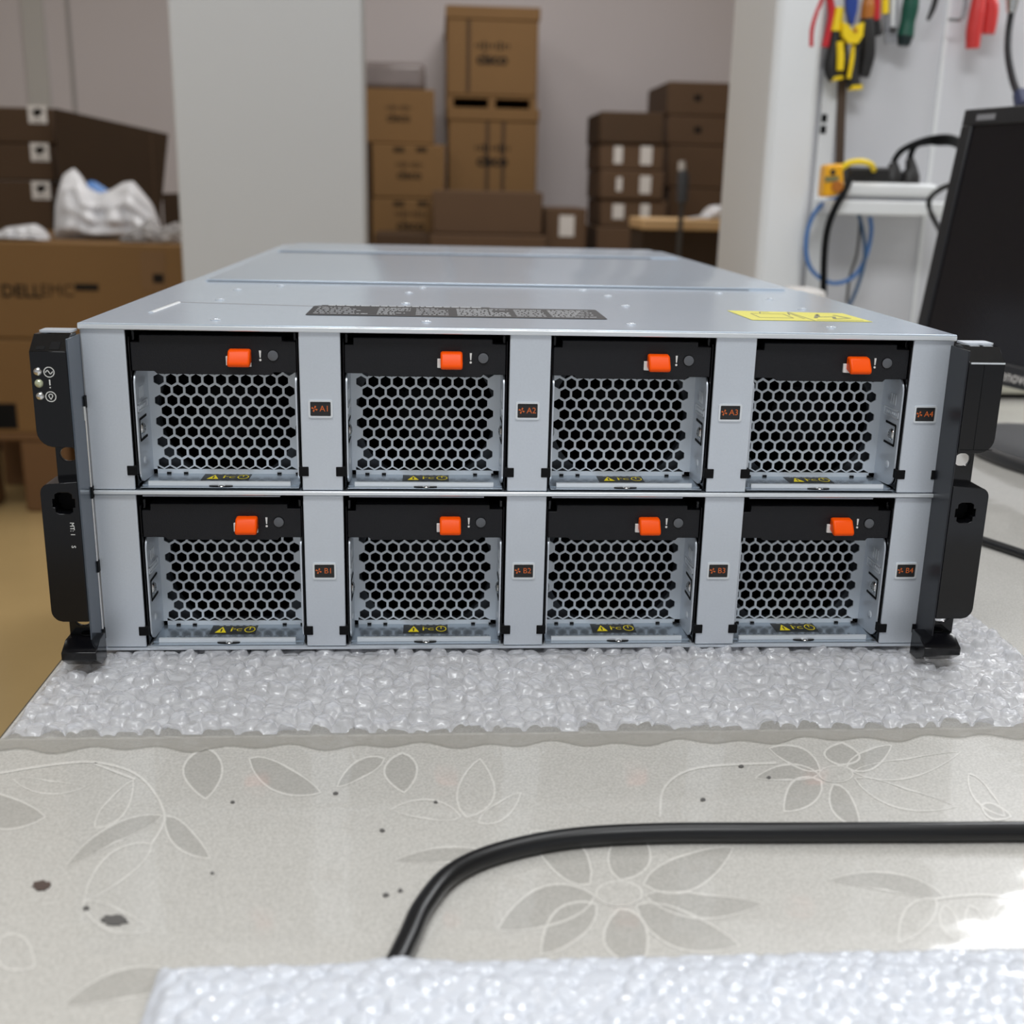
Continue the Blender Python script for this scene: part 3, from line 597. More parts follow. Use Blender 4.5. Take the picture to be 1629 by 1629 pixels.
c = PY(79.5, 611, F); iline(c, [(0, .0022), (0, -.0006)], .0006); iline(c, [(0, -.0014), (0, -.002)], .0006)
c = PY(81, 631, F); ring(c, .0022, .0026); iline(c, [(0, -.0014), (-.0010, .0004), (-.0005, .0012), (.0005, .0012), (.0010, .0004), (0, -.0014)])
for s_, px, py in (('MT: 1', 115, 842), ('S', 117, 870)):
    p = PY(px, py, F-.0002); text(ic, s_, .0030, frame(p, (0, 0, -1), (1, 0, 0)), whitep, .01)
ic.build('icon_print', el, smooth=False)

# ------------------------------------------------------------------ cords on the table
rc_ = .0039
pth = [(-.078, -.300, TZ+rc_), (-.063, -.27, TZ+rc_), (-.0565, -.250, TZ+rc_), (-.0515, -.232, TZ+rc_), (-.0415, -.2125, TZ+rc_), (-.024, -.199, TZ+rc_), (.004, -.1895, TZ+rc_), (.040, -.1865, TZ+rc_), (.09, -.1875, TZ+rc_), (.15, -.189, TZ+rc_), (.21, -.1915, TZ+rc_), (.27, -.205, TZ+rc_), (.29, -.235, TZ+rc_), (.26, -.252, TZ+rc_), (.195, -.2555, TZ+rc_), (.165, -.285, TZ+rc_)]
tag(MB().tube(spline(pth, 10), rc_, cordm, 16).build('power_cable', loc=(.09, -.19, TZ)), 'thick black power cord curving across the table in front of the server', 'cord')
pth = [(.255, .95, TZ+.0034), (.25, .62, TZ+.0034), (.27, .40, TZ+.0034), (.32, .285, TZ+.0034), (.358, .207, TZ+.0034), (.376, .168, TZ+.0034), (.42, .07, TZ+.0034), (.5, -.05, TZ+.0034)]
tag(MB().tube(spline(pth, 8), .0034, cordm, 12).build('signal_cable', loc=(.36, .2, TZ)), 'black cord on the table right of the server', 'cord')

# ------------------------------------------------------------------ monitor
th, ph = -1.3085, .1284
E_ = V((math.cos(th), math.sin(th), 0)); N_ = V((E_.y, -E_.x, 0)); U_ = V((0, 0, math.cos(ph)))-N_*math.sin(ph); NN = E_.cross(U_)
if NN.dot(N_) < 0: NN = -NN
B0 = V((.4913, .6831, ZO+.0599)); MW, MH = .49, .278
mon = empty('monitor', (.56, .43, TZ), 'black flat screen monitor tilted back on its stand at the right', 'monitor')
P3 = lambda u, v, n: B0+E_*u+U_*v+NN*n
def slab(mb, u0, u1, v0, v1, n0, n1, m): mb.add([P3(a, b, c_) for c_ in (n0, n1) for a, b in ((u0, v0), (u1, v0), (u1, v1), (u0, v1))], [(0, 3, 2, 1), (4, 5, 6, 7), (0, 1, 5, 4), (1, 2, 6, 5), (2, 3, 7, 6), (3, 0, 4, 7)], m)
hs = MB(); slab(hs, 0, MW, 0, MH, -.022, -.004, monb); slab(hs, .08, MW-.08, .05, MH-.05, -.05, -.022, monb); hs.build('housing', mon, bevel=.004)
bf = MB()
for u0, u1, v0, v1 in ((0, MW, MH-.017, MH), (0, MW, 0, .022), (0, .016, .022, MH-.017), (MW-.016, MW, .022, MH-.017)): slab(bf, u0, u1, v0, v1, -.004, 0, monb)
bf.build('front_bezel', mon, bevel=.0012)
sb = MB(); slab(sb, .016, MW-.016, .022, MH-.017, -.004, -.0025, scrn); sb.build('screen', mon)
LU = min(np.linspace(.05, .4, 200), key=lambda u: abs(((P3(u, .0105, 0)-CAM).dot(RT)/(P3(u, .0105, 0)-CAM).dot(fwd))*FPX+814.5-1613))
lg = MB(); text(lg, 'lenovo', .0165, frame(P3(LU, .0105, .0003), E_, U_), paper, .008); lg.build('logo_print', mon, smooth=False)
lg = MB(); slab(lg, .022, .05, MH-.0125, MH-.0065, .0001, .0004, greym); lg.build('model_print', mon, smooth=False)
stn = MB(); c0 = P3(MW/2, .1, -.05); stn.tube([(c0.x, c0.y, TZ+.012), (c0.x, c0.y, c0.z), P3(MW/2, .12, -.045)], [.028, .024, .022], monb, 16); stn.build('stand_column', mon)
bs = MB(); pts = []
for k in range(32):
    a = 2*PI*k/32; p = c0+N_*(.02+.10*math.cos(a))+E_*.15*math.sin(a); pts.append((p.x, p.y))
bs.prism(pts, TZ, TZ+.014, monb, 'z'); bs.build('stand_base', mon, bevel=.004)
cb = empty('document_tray', (.83, .90, TZ), 'cream plastic tray lying on the table behind the monitor', 'tray')
MB().box(.60, 1.15, .83, 1.0, TZ+.006, TZ+.034, cream).build('tray_shell', cb, bevel=.004); MB().box(.605, 1.145, .836, .995, TZ, TZ+.006, voidb).build('tray_gap_shade', cb)  # black slab stands in for the shade in the gap beneath the tray

# ------------------------------------------------------------------ tool wall
def at(px, py, y=1.205): return PY(px, py, y)
def S(y): return (y-CAM.y)/FPX*1.03
rail = tag(MB().box(xt0+.08, 1.75, 1.225, WY, 1.36, 1.40, greym).build('tool_rail', loc=(1.1, 1.23, 1.36)), 'grey steel tool rail on the white wall above the monitor', 'rail')
for k in range(14): MB().tube([(.56+.05*k, 1.226, 1.372), (.56+.05*k, 1.195, 1.372), (.56+.05*k, 1.19, 1.380)], .0022, steel, 8).build('hook', rail)
def grip(mb, pts, rad, m, y=1.205, n=12): mb.tube(spline([at(a, b, y) for a, b in pts], 5), [r_ for r_ in np.interp(np.linspace(0, 1, (len(pts)-1)*5+1), np.linspace(0, 1, len(rad)), rad)], m, n)
def tool(name, label, cat, px, py, y=1.205): return empty(name, at(px, py, y), label, cat, 'hand tools hanging on the wall')
t = tool('pliers', 'pliers with slim dark red handles hanging at the left end', 'pliers', 1305, 40)
a = MB(); grip(a, [(1310, -14), (1297, 22), (1290, 48), (1289, 75)], [.005, .006, .0062, .006], redp); a.build('handle', t)
a = MB(); grip(a, [(1318, -14), (1323, 20), (1320, 45), (1313, 75)], [.005, .006, .0062, .006], redp); a.build('handle', t)
a = MB(); grip(a, [(1309, -70), (1312, -40), (1315, -10)], [.003, .010, .009], steel); a.build('jaw', t)
t = tool('steel_bar', 'narrow dark steel bar hanging below the yellow handled strippers', 'bar', 1338, 200, 1.222)
a = MB(); p0, p1 = at(1342, 60, 1.222), at(1336, 262, 1.222); a.add([p0+V((-.0065, 0, 0)), p0+V((.0065, 0, 0)), p1+V((.0065, 0, 0)), p1+V((-.0065, 0, 0)), p0+V((-.0065, .003, 0)), p0+V((.0065, .003, 0)), p1+V((.0065, .003, 0)), p1+V((-.0065, .003, 0))], [(0, 1, 2, 3), (4, 7, 6, 5), (0, 4, 5, 1), (1, 5, 6, 2), (2, 6, 7, 3), (3, 7, 4, 0)], dsteel); a.build('blade', t)
t = tool('wire_stripper', 'yellow and blue wire stripper with black and yellow handles', 'wire stripper', 1350, 70, 1.198)
a = MB(); pp = [at(x_, y_, 1.192) for x_, y_ in ((1338, 36), (1347, 40), (1354, 52), (1361, 40), (1372, 36), (1370, 58), (1362, 70), (1348, 70), (1338, 58))]; a.prism([(p.x, p.z) for p in pp], 1.184, 1.196, yelp); a.disc((at(1353, 52).x, 1.184, at(1353, 52).z), .003, .0015, orangt); a.build('body', t, bevel=.003)
a = MB(); pp = [at(x_, y_, 1.19) for x_, y_ in ((1344, -8), (1364, -8), (1362, 16), (1356, 40), (1350, 40), (1344, 16))]; a.prism([(p.x, p.z) for p in pp], 1.182, 1.194, bluet); a.build('blue_cover', t, bevel=.002)
a = MB(); grip(a, [(1340, -40), (1353, -10), (1366, -40)], [.004, .008, .004], steel, 1.2); a.build('jaw', t)
a = MB(); grip(a, [(1336, 12), (1333, 32), (1330, 50)], [.006, .0075, .008], yelp, 1.2); grip(a, [(1330, 50), (1326, 80), (1322, 108), (1329, 124)], [.0085, .0095, .0105, .0105], blkg, 1.203); grip(a, [(1336, 66), (1337, 90), (1336, 112)], [.005, .0055, .005], yelp, 1.190); grip(a, [(1329.5, 122), (1330, 128)], [.0115, .0105], yelp, 1.203); a.build('handle', t)
a = MB(); grip(a, [(1366, 60), (1360, 90), (1356, 118), (1359, 138)], [.008, .0085, .0095, .0105], blkg, 1.203); grip(a, [(1357, 72), (1355, 95), (1350, 125)], [.003, .0035, .003], yelp, 1.194); grip(a, [(1360, 136), (1360, 143)], [.0115, .0105], yelp, 1.203); a.build('handle', t)
t = tool('cutter', 'black handled cutter with an orange collar beside the wire stripper', 'cutter', 1380, 60, 1.205)
a = MB(); grip(a, [(1383, -10), (1381, 10), (1379, 30)], [.006, .0095, .0095], orangt); a.build('collar', t)
a = MB(); grip(a, [(1379, 30), (1380, 60), (1380, 90), (1373, 122)], [.010, .0115, .011, .0085], blkg); a.build('handle', t)
a = MB(); grip(a, [(1378, -60), (1383, -10)], [.003, .004], steel); a.build('shaft', t)
t = tool('nut_driver', 'small red and black driver between cutter and yellow screwdriver', 'screwdriver', 1394, 25)
a = MB(); grip(a, [(1395, -8), (1394, 32)], [.0052, .0052], redp); a.build('handle', t); a = MB(); grip(a, [(1394, 32), (1397, 57)], [.0055, .0058], blkg); a.build('tip_cover', t); a = MB(); grip(a, [(1396, -70), (1395, -8)], [.002, .002], steel); a.build('shaft', t)
t = tool('screwdriver', 'thin screwdriver with a short yellow handle and steel shank', 'screwdriver', 1407, 20)
a = MB(); grip(a, [(1408, -40), (1408, 22)], [.0055, .0055], yelp); a.build('handle', t); a = MB(); grip(a, [(1408, 22), (1406, 52)], [.002, .0018], steel); a.build('shaft', t)
t = tool('utility_knife', 'clear grey snap blade knife left of the green handle', 'knife', 1420, 30, 1.21)
a = MB(); pp = [at(x_, y_, 1.2) for x_, y_ in ((1414, -20), (1432, -20), (1428, 68), (1411, 68))]; a.prism([(p.x, p.z) for p in pp], 1.205, 1.211, greym); a.build('sleeve', t); a = MB(); grip(a, [(1422, -10), (1420, 45)], [.003, .003], whitem, 1.203); a.build('slider', t); a = MB(); grip(a, [(1416, 46), (1426, 47)], [.003, .003], blkg, 1.2); a.build('clip', t)
t = tool('heavy_screwdriver', 'screwdriver with a thick dark green handle', 'screwdriver', 1440, 30, 1.2)
a = MB(); grip(a, [(1452, -20), (1448, 12), (1444, 34), (1440, 58)], [.011, .0122, .0108, .0125], greent); a.build('handle', t); a = MB(); grip(a, [(1440, 57), (1437, 73)], [.0125, .0085], mat('dark_green_cap', rgb(14, 34, 36), .4)); a.build('end_cap', t); a = MB(); grip(a, [(1456, -80), (1452, -20)], [.003, .003], steel); a.build('shaft', t)
t = tool('probe_pick', 'thin curved black prying pick right of the green handle', 'pick', 1485, 10)
a = MB(); grip(a, [(1492, -40), (1489, -5), (1484, 14), (1476, 32)], [.003, .0042, .0042, .0025], blkg); a.build('shaft', t)
t = tool('hex_key', 'bare steel hex key with its short leg pointing left', 'hex key', 1530, 15)
a = MB(); grip(a, [(1540, -60), (1537, -10), (1534, 18), (1527, 31), (1509, 31)], [.0026]*2, steel, 1.205, 6); a.build('shaft', t)
t = tool('long_pliers', 'pliers with thick bright red handles beside the black cable', 'pliers', 1560, 30, 1.203)
a = MB(); grip(a, [(1560, -20), (1554, 20), (1549, 50), (1547, 77)], [.0085, .0115, .0115, .010], redp2, 1.2); a.build('handle', t)
a = MB(); grip(a, [(1570, -20), (1576, 10), (1574, 35), (1571, 54)], [.0085, .0115, .0112, .010], redp2, 1.208); a.build('handle', t)
a = MB(); grip(a, [(1562, -80), (1564, -45), (1565, -15)], [.003, .011, .010], steel, 1.205); a.build('jaw', t)
# cable with metal plug at the right
t = empty('video_cable', at(1612, 60, 1.16), 'black cable with a shiny metal end hanging down to the monitor', 'cable')
a = MB(); a.tube(spline([at(1609, 20, 1.16), at(1604, 55, 1.14), at(1604, 90, 1.10), at(1612, 130, 1.02), at(1624, 158, .92)], 6), .0048, cordm2, 12); a.build('cord', t)
a = MB(); grip(a, [(1612, -30), (1611, 0), (1609, 21)], [.008, .009, .006], chrome, 1.16); a.build('metal_end', t)
a = MB(); a.tube([at(1624, 150, .92), at(1630, 172, .90)], [.010, .012], navy, 10); a.build('plug', t)
# shelf, power strip and plugs
sy0 = 1.13
def rect(px0, py0, px1, py1, y): p, q_ = at(px0, (py0+py1)/2, y), at(px1, (py0+py1)/2, y); m_ = (px0+px1)/2; return p.x, q_.x, at(m_, py1, y).z, at(m_, py0, y).z
x0, x1, z0, z1 = rect(1330, 320, 1520, 343, sy0)
sh = tag(MB().box(x0, x1, sy0, WY, z0, z1, whitem).build('wall_shelf', loc=((x0+x1)/2, 1.2, z0), bevel=.003), 'narrow white metal ledge on the tool wall carrying the power strip', 'shelf'); ZS = z1
x0, x1, _, z1 = rect(1345, 291, 1492, 318, sy0+.005); ps = empty('power_strip', ((x0+x1)/2, sy0+.03, ZS), 'white power strip lying on the wall ledge', 'power strip')
MB().box(x0, x1, sy0+.004, sy0+.058, ZS+.0055, z1, whitem).build('strip_body', ps, bevel=.006); MB().box(x0+.004, x1-.01, sy0+.01, sy0+.055, ZS, ZS+.006, greym).build('strip_shadow', ps); ZP = z1  # grey slab under the body stands in for the strip's shadow
xx = at(1378, 280, sy0+.03).x
ad = empty('power_adapter', (xx, sy0+.03, ZP), 'wide flat black adapter plugged into the left of the power strip', 'adapter')
a = MB(); a.box(xx-.034, xx+.030, sy0+.012, sy0+.05, ZP-.001, ZP+.022, blkg); a.build('adapter_body', ad, bevel=.004); a = MB(); a.box(xx+.026, xx+.046, sy0+.016, sy0+.046, ZP-.001, ZP+.011, blkg); a.build('adapter_step', ad, bevel=.003)
a = MB(); a.tube(spline([at(1352, 284, sy0+.005), at(1343, 305, sy0-.012), at(1328, 332, sy0-.016), at(1316, 366, sy0-.01), at(1311, 410, sy0), at(1310, 470, sy0)], 6), .0052, cordm2, 10); a.build('adapter_cord', ad)
for k, (b0, b1, bx, lab) in enumerate((((1421, 258), (1418, 288), 1418, 'tall black plug nearer the adapter on the power strip'), ((1447, 252), (1446, 288), 1446, 'ribbed black plug at the right end of the power strip'))):
    xx = at(bx, 285, sy0+.03).x; pl = empty('power_plug', (xx, sy0+.03, ZP), lab, 'plug', 'black plugs on the power strip')
    a = MB(); a.tube([(xx, sy0+.03, ZP-.001), (xx, sy0+.03, ZP+.012), (xx+.002, sy0+.03, ZP+.022), (at(*b0, sy0+.03).x, sy0+.03, at(*b0, sy0+.03).z)], [.016, .0155, .009, .006], blkg, 12); a.build('plug_body', pl)
    a = MB(); path = [at(*b0, sy0+.03), at(1434+22*k, 240-8*k, sy0+.025), at(1462+16*k, 226+0*k, sy0+.015), at(1492, 219+8*k, sy0), at(1516, 220+8*k, sy0-.04), at(1540, 232+8*k, 1.0)]; a.tube(spline(path, 6), .0045, cordm2, 10); a.build('plug_cord', pl)
# yellow tester hanging at the post, with its short yellow lead
te = empty('cable_tester', at(1326, 315, 1.15), 'yellow handheld tester with a short yellow lead beside the power strip', 'tester')
a = MB(); pp = [at(x_, y_, 1.12) for x_, y_ in ((1313, 262), (1340, 260), (1342, 300), (1330, 312), (1308, 314), (1310, 290))]; a.prism([(p.x, p.z) for p in pp], 1.115, 1.145, testery); a.build('tester_body', te, bevel=.004)
a = MB(); p = at(1325, 274, 1.114); a.disc(p, .004, .001, blkg); a.disc(at(1331, 297, 1.116), .0085, .004, orangt, n=18); pp = [at(x_, y_, 1.114) for x_, y_ in ((1313, 281), (1335, 280), (1334, 288), (1313, 290))]; a.prism([(q_.x, q_.z) for q_ in pp], 1.1135, 1.1155, greyink); a.build('dial', te)
a = MB(); a.tube(spline([at(1338, 268, 1.12), at(1352, 259, 1.118), at(1372, 257, 1.118), at(1386, 262, 1.125), at(1390, 270, 1.14)], 6), .0042, yelp, 10); a.build('lead', te)
# network and other cables below the shelf
def cable(name, pts, r_, m, lab, y=1.19): return tag(MB().tube(spline([at(a, b, y if len(c_) == 0 else c_[0]) for a, b, *c_ in pts], 7), r_, m, 10).build(name, loc=at(pts[0][0], pts[0][1], y)), lab, 'cable', 'cables hanging under the wall ledge')
cable('network_cable', [(1330, 316, 1.16), (1312, 322), (1294, 342), (1283, 376), (1284, 412), (1297, 436), (1322, 450), (1348, 446), (1368, 428), (1380, 400), (1386, 368), (1384, 345)], .0032, bluec, 'blue network cable looped in a ring under the ledge')
cable('network_cable', [(1366, 341, 1.18), (1373, 370, 1.18), (1376, 404, 1.18), (1372, 430, 1.18), (1362, 462, 1.18), (1348, 492, 1.18)], .0028, dblue, 'dark blue cable hanging straight inside the ring of cable')
cable('thin_cable', [(1368, 341, 1.2), (1367, 372, 1.2), (1362, 408, 1.2), (1352, 440, 1.2), (1347, 482, 1.2)], .0022, greyc, 'thin grey cable hanging behind the dark blue one')
cable('coiled_lead', [(1524, 290, 1.05), (1498, 300, 1.08), (1479, 316, 1.09), (1480, 336, 1.09), (1493, 362, 1.05), (1503, 380, 1.0)], .004, cordm, 'black lead looping out behind the monitor edge')
pp = [V((.80, 1.12, TZ)), V((.93, 1.10, TZ)), V((.93, 1.15, TZ)), V((.80, 1.16, TZ))]
tag(MB().box(PY(1268, 465, 1.02).x, PY(1316, 465, 1.02).x, 1.02, 1.09, TZ, at(1300, 462, 1.02).z, paper).build('paper_packet', loc=(.556, 1.06, TZ), bevel=.006), 'white paper packet standing on the table behind the server', 'packet')

# ------------------------------------------------------------------ cartons behind
LOGO_H = [.3, .55, .9, .55, .3, .55, .9, .55, .3]
def carton(px0, py0, px1, py1, y, depth, label, m=card, bottom=None, group=None, logo=None, seam=None, name='cardboard_box', lm=ink, lid=None):
    mx, my = (px0+px1)/2, (py0+py1)/2; x0 = PY(px0, my, y).x; x1 = PY(px1, my, y).x; z1 = PY(mx, py0, y).z; z0 = bottom if bottom is not None else PY(mx, py1, y).z
    z0 = max(z0, 0.0)
    o = MB().box(x0, x1, y, y+depth, z0, z1, m).build(name, loc=((x0+x1)/2, y+depth/2, z0), bevel=.006); tag(o, label, 'box', group)
    if lid: MB().box(x0-.006, x1+.006, y-.006, y+depth+.006, z1-lid, z1+.002, m).build('lid', o, bevel=.004)
    if seam is not None:
        for sx in seam: q_ = PY(sx, my, y).x; MB().box(q_-.008, q_+.008, y-.0008, y+.001, z0+.01, z1-.01, cardd).build('strap', o)
    if logo:
        lx, ly, lw = logo; c_ = PY(lx, ly, y-.002); wm = (PY(lx+lw/2, ly, y).x-PY(lx-lw/2, ly, y).x); g = MB()
        for k in range(9):
            bx = c_.x-wm/2+wm*(k+.5)/9; hh = wm*.26*LOGO_H[k]; zc = c_.z+wm*.27; g.box(bx-wm*.026, bx+wm*.026, y-.0016, y-.0008, zc-hh/2, zc+hh/2, lm)
        text(g, 'cisco', wm*.42, FRONT(c_.x, y-.0016, c_.z-wm*.07), lm, .035); g.build('printed_logo', o, smooth=False)
    return o, (x0, x1, z0, z1)
def sticker(o, px0, py0, px1, py1, y, m=paper, name='paper_label', blob=False, e=.0015):
    p, q_ = PY(px0, py1, y), PY(px1, py0, y); s = MB().box(p.x, q_.x, y-e, y+.001, p.z, q_.z, m)
    if blob:
        cx_, cz_ = (p.x+q_.x)/2, (p.z*.4+q_.z*.6); r_ = (q_.x-p.x)*.27
        s.prism([(cx_+r_*(1+.25*math.sin(3*a)+.15*math.sin(5*a+1))*math.cos(a), cz_+r_*.8*(1+.2*math.sin(2*a))*math.sin(a)) for a in np.linspace(0, 2*PI, 18)[:-1]], y-e-.0008, y-e+.0001, ink)
        s.box(cx_-r_, cx_+r_, y-e-.0008, y-e, p.z+(q_.z-p.z)*.1, p.z+(q_.z-p.z)*.15, ink2)
    return s.build(name, o, smooth=False)
GL = 'cardboard boxes stacked on the left pallet'
LY = 2.9
# pallet
x0 = PY(-60, 760, LY).x; x1 = PY(300, 760, LY).x; zp = PY(100, 690, LY).z
pa = empty('pallet', ((x0+x1)/2, LY+.4, 0), 'brown pallet under the stacked boxes on the left', 'pallet')
MB().box(x0, x1, LY, LY+.8, zp-.022, zp, pallw).build('deck', pa, bevel=.003)
for pxa, pxb in ((-60, -20), (36, 112), (225, 300)):
    a_, b_ = PY(pxa, 760, LY).x, PY(pxb, 760, LY).x
    for yy in (LY+.004, LY+.33, LY+.66): MB().box(a_, b_, yy, yy+.13, 0, zp-.022, pallw).build('block', pa, bevel=.008)
b2, bb = carton(-60, 541, 300, 690, LY, .8, 'lower tan box on the left pallet with a dark hand hole', card, zp, GL)
sticker(b2, -10, 642, 25, 682, LY, voidb, 'hand_hole')
b1, bb1 = carton(-60, 386, 300, 540, LY, .8, 'upper tan box on the left pallet printed with dark capital letters', card, bb[3]+.002, GL)
g = MB(); c_ = PY(63, 463, LY); c2_ = PY(34, 464, LY); text(g, 'DELL', .052, FRONT(c2_.x, LY-.002, c2_.z), ink, .016); c2_ = PY(91, 463, LY); text(g, 'EMC', .050, FRONT(c2_.x, LY-.002, c2_.z), ink2); p = PY(120, 462, LY); q_ = PY(156, 452, LY); g.box(p.x, q_.x, LY-.002, LY-.0005, p.z, q_.z, ink); g.build('printed_letters', b1, smooth=False)
st_ = sticker(b1, 226, 400, 262, 462, LY, tape, 'printed_panel'); sticker(b1, 244, 436, 260, 450, LY-.0015, ink, 'printed_square')
# three labelled boxes behind
YB = 3.75; zz = 0
prev = None
zs = [PY(40, py, YB).z for py in (385, 287, 228, 170)]
labs = ['lowest visible brown box with a white sticker behind the left pallet', 'middle brown box with a white sticker behind the left pallet', 'topmost brown box with a white sticker behind the left pallet']
for k in range(3):
    bo_, _ = carton(-90, (287, 228, 170)[k], 84, (420, 287, 228)[k], YB, .5, labs[k], cardd, 0.0 if k == 0 else zs[k], 'brown boxes with white stickers')
    sx, sy = ((65, 303), (63, 242), (59, 182))[k]; sticker(bo_, sx-13, sy-14, sx+14, sy+14, YB, paper, 'paper_label', True)
# open carton with its tall slanted flap
YO = 3.72; oc = [PY(a, b, YO) for a, b in ((86, 172), (267, 213), (256, 330))]
oo = empty('open_carton', ((oc[0].x+oc[1].x)/2, YO+.2, 0), 'dark brown open carton with a slanted raised flap behind the white bag', 'box')
MB().prism([(oc[0].x, .0), (oc[2].x, .0), (oc[2].x, oc[2].z), (oc[1].x, oc[1].z), (oc[0].x, oc[0].z)], YO, YO+.008, cardd2).build('front_flap', oo)
xr2 = PY(286, 330, YO).x
MB().box(oc[2].x+.004, xr2+.2, YO+.01, YO+.45, 0, PY(270, 308, YO+.01).z, cardd2).build('carton_body', oo, bevel=.005)
MB().box(oc[1].x-.062, oc[1].x-.056, YO-.0015, YO, oc[2].z, PY(235, 206, YO).z-.01, cardd).build('fold_line', oo)
# plastic bag
def pillow(name, prof, zb, y, thick, m, parent, seed, fold=.012, n=34, k=22):
    """soft bag: top profile in pixels, gathered along zb"""
    r = np.random.default_rng(seed); px = np.array([p[0] for p in prof]); py = np.array([p[1] for p in prof]); vs = []; fs = []
    u = np.linspace(px[0], px[-1], n); top = np.interp(u, px, py); ph_ = r.uniform(0, 6.28, 6)
    for sgn in (-1, 1):
        for i in range(n):
            for j in range(k+1):
                v = j/k; zt = PY(u[i], top[i], y).z; z = zb+(zt-zb)*v; s = i/(n-1)
                env = (4*s*(1-s))**.4*(1-v**2.2)**.5*min(1, .35+v*5)
                f = fold*(math.sin(9*s*PI+ph_[0]+3*v)+.7*math.sin(17*s+ph_[1]-6*v)+.8*math.sin(7*v*PI+ph_[2]+5*s)+.5*math.sin(31*s+ph_[3]+11*v))*env
                vs.append((PY(u[i], top[i], y).x, y+sgn*(thick*env)+f, z))
    K = k+1
    for a in (0, n*K):
        for i in range(n-1):
            for j in range(k): fs.append((a+i*K+j, a+(i+1)*K+j, a+(i+1)*K+j+1, a+i*K+j+1))
    mb = MB().add(vs, fs, m); return mb.build(name, parent, ang=180)
ZB = bb1[3]+.001; YG = LY+.24
bg = empty('plastic_bag', (PY(175, 380, YG).x, YG, ZB), 'crumpled white plastic bag with blue inside on the upper left box', 'bag')
pillow('bag_film', [(86, 372), (88, 345), (92, 305), (102, 276), (118, 267), (128, 278), (140, 298), (158, 307), (176, 302), (196, 290), (212, 288), (224, 302), (240, 322), (250, 346), (258, 372)], ZB, YG, .085, bagw, bg, 4)
pillow('blue_content', [(134, 330), (140, 288), (150, 288), (172, 302), (176, 330)], ZB+.02, YG+.02, .03, bluep, bg, 6, .004)
cbg = empty('clear_bag', (PY(255, 380, YG).x, LY+.07, ZB), 'grey clear film bag slumped against the white bag', 'bag')
pillow('clear_film', [(190, 380), (205, 366), (225, 356), (240, 344), (254, 362), (268, 358), (282, 352), (296, 372)], ZB, LY+.07, .045, clearbag, cbg, 8, .01)
wc = empty('white_pouch', (PY(35, 375, LY+.09).x, LY+.09, ZB), 'flat white pouch lying at the left on the upper box', 'pouch')
pillow('pouch_film', [(-14, 374), (0, 368), (12, 361), (30, 359), (55, 356), (66, 362), (78, 378)], ZB, LY+.09, .06, bagw, wc, 9, .006)
# ---- store recess
GR = 'cardboard boxes stacked in the store recess'
YA = 4.5; zf = 0.0
c3, k3 = carton(592, 316, 702, 375, YA, .6, 'box with faded print at the base of the left recess stack', card, 0, GR, (653, 355, 52), lm=ink2)
for a in (634, 672): sticker(c3, a-8, 320, a+9, 328, YA, ink2, 'printed_mark')
c2, k2 = carton(592, 229, 708, 315, YA, .6, 'second box of the left recess stack with two dark top marks', card, k3[3]+.002, GR, (651, 275, 46), lm=ink2)
for a in (634, 670): sticker(c2, a-8, 234, a+9, 242, YA, ink2, 'printed_mark')
c1, k1 = carton(560, 141, 691, 228, YA+.04, .55, 'top box of the left recess stack under a plastic wrapped bundle', card, k2[3]+.002, GR, (634, 184, 44), lm=ink2)
x0 = PY(556, 120, YA+.1).x; x1 = PY(676, 120, YA+.1).x; zt = PY(620, 98, YA+.1).z; z0 = k1[3]+.002
wb = empty('wrapped_bundle', ((x0+x1)/2, YA+.3, z0), 'grey plastic wrapped bundle on top of the left recess stack', 'bundle')
MB().box(x0+.02, x1-.02, YA+.12, YA+.48, z0, zt-.01, greym).build('bundle_core', wb, bevel=.02); 
vs_ = MB().box(x0, x1, YA+.1, YA+.5, z0, zt, mat('bundle_film', rgb(138, 128, 126), .2, noise=.25, nscale=9, bump=1.0, bscale=14, alpha=.8)); vs_.build('film', wb, bevel=.025, seg=3)
tag(MB().box(PY(582, 300, YA+.05).x, PY(590, 300, YA+.05).x, YA+.02, YA+.4, 0, k2[3], cardd).build('cardboard_sheet', loc=(PY(586, 300, YA).x, YA+.2, 0)), 'dark cardboard sheet standing at the left end of the recess stack', 'cardboard sheet')
YC = 4.62
zz1 = PY(783, 152, YC).z; zz2 = PY(783, 172, YC).z; zz3 = PY(783, 330, YC).z; zz4 = zz3-.055
bx1, q1 = carton(711, 11, 856, 152, YC, .75, 'topmost big tan box with dark logo on the tall recess stack', card, zz1, GR, (783, 90, 58), [745], lid=.05)
bx2, q2 = carton(713, 173, 854, 330, YC, .75, 'big strapped tan box beneath the slotted pallet in the recess', card, zz3, GR, (783, 252, 58), [775, 800], lid=.05)
bx3, q3 = carton(711, 340, 856, 600, YC, .75, 'bottom box of the tall recess stack mostly behind a long box', card, 0, GR)
for nm, za, zb2, lab in (('tall', q2[3]+.002, zz1, 'slotted cardboard pallet between the two big tan boxes'), ):
    x0, x1 = q1[0], q1[1]; po = empty('cardboard_pallet', ((x0+x1)/2, YC+.37, za), lab, 'pallet')
    MB().box(x0, x1, YC, YC+.75, zb2-.012, zb2-.001, card).build('deck', po)
    for k in range(3): u_ = x0+(x1-x0-.03)*k/2; MB().box(u_, u_+.03, YC+.002, YC+.74, za, zb2-.012, card).build('runner', po)
    MB().box(x0+.03, x1-.03, YC+.3, YC+.32, za, zb2-.012, voidb).build('slot_shade', po)  # black board put inside to stand in for shade in the slots
MB().box(q3[0], q3[1], YC, YC+.75, q3[3], zz3-.001, card).build('top_flap', bx3)
lo_, kl = carton(684, 374, 868, 420, 4.1, .4, 'long brown box at the bottom in front of the tall stack', cardb, 0, GR)
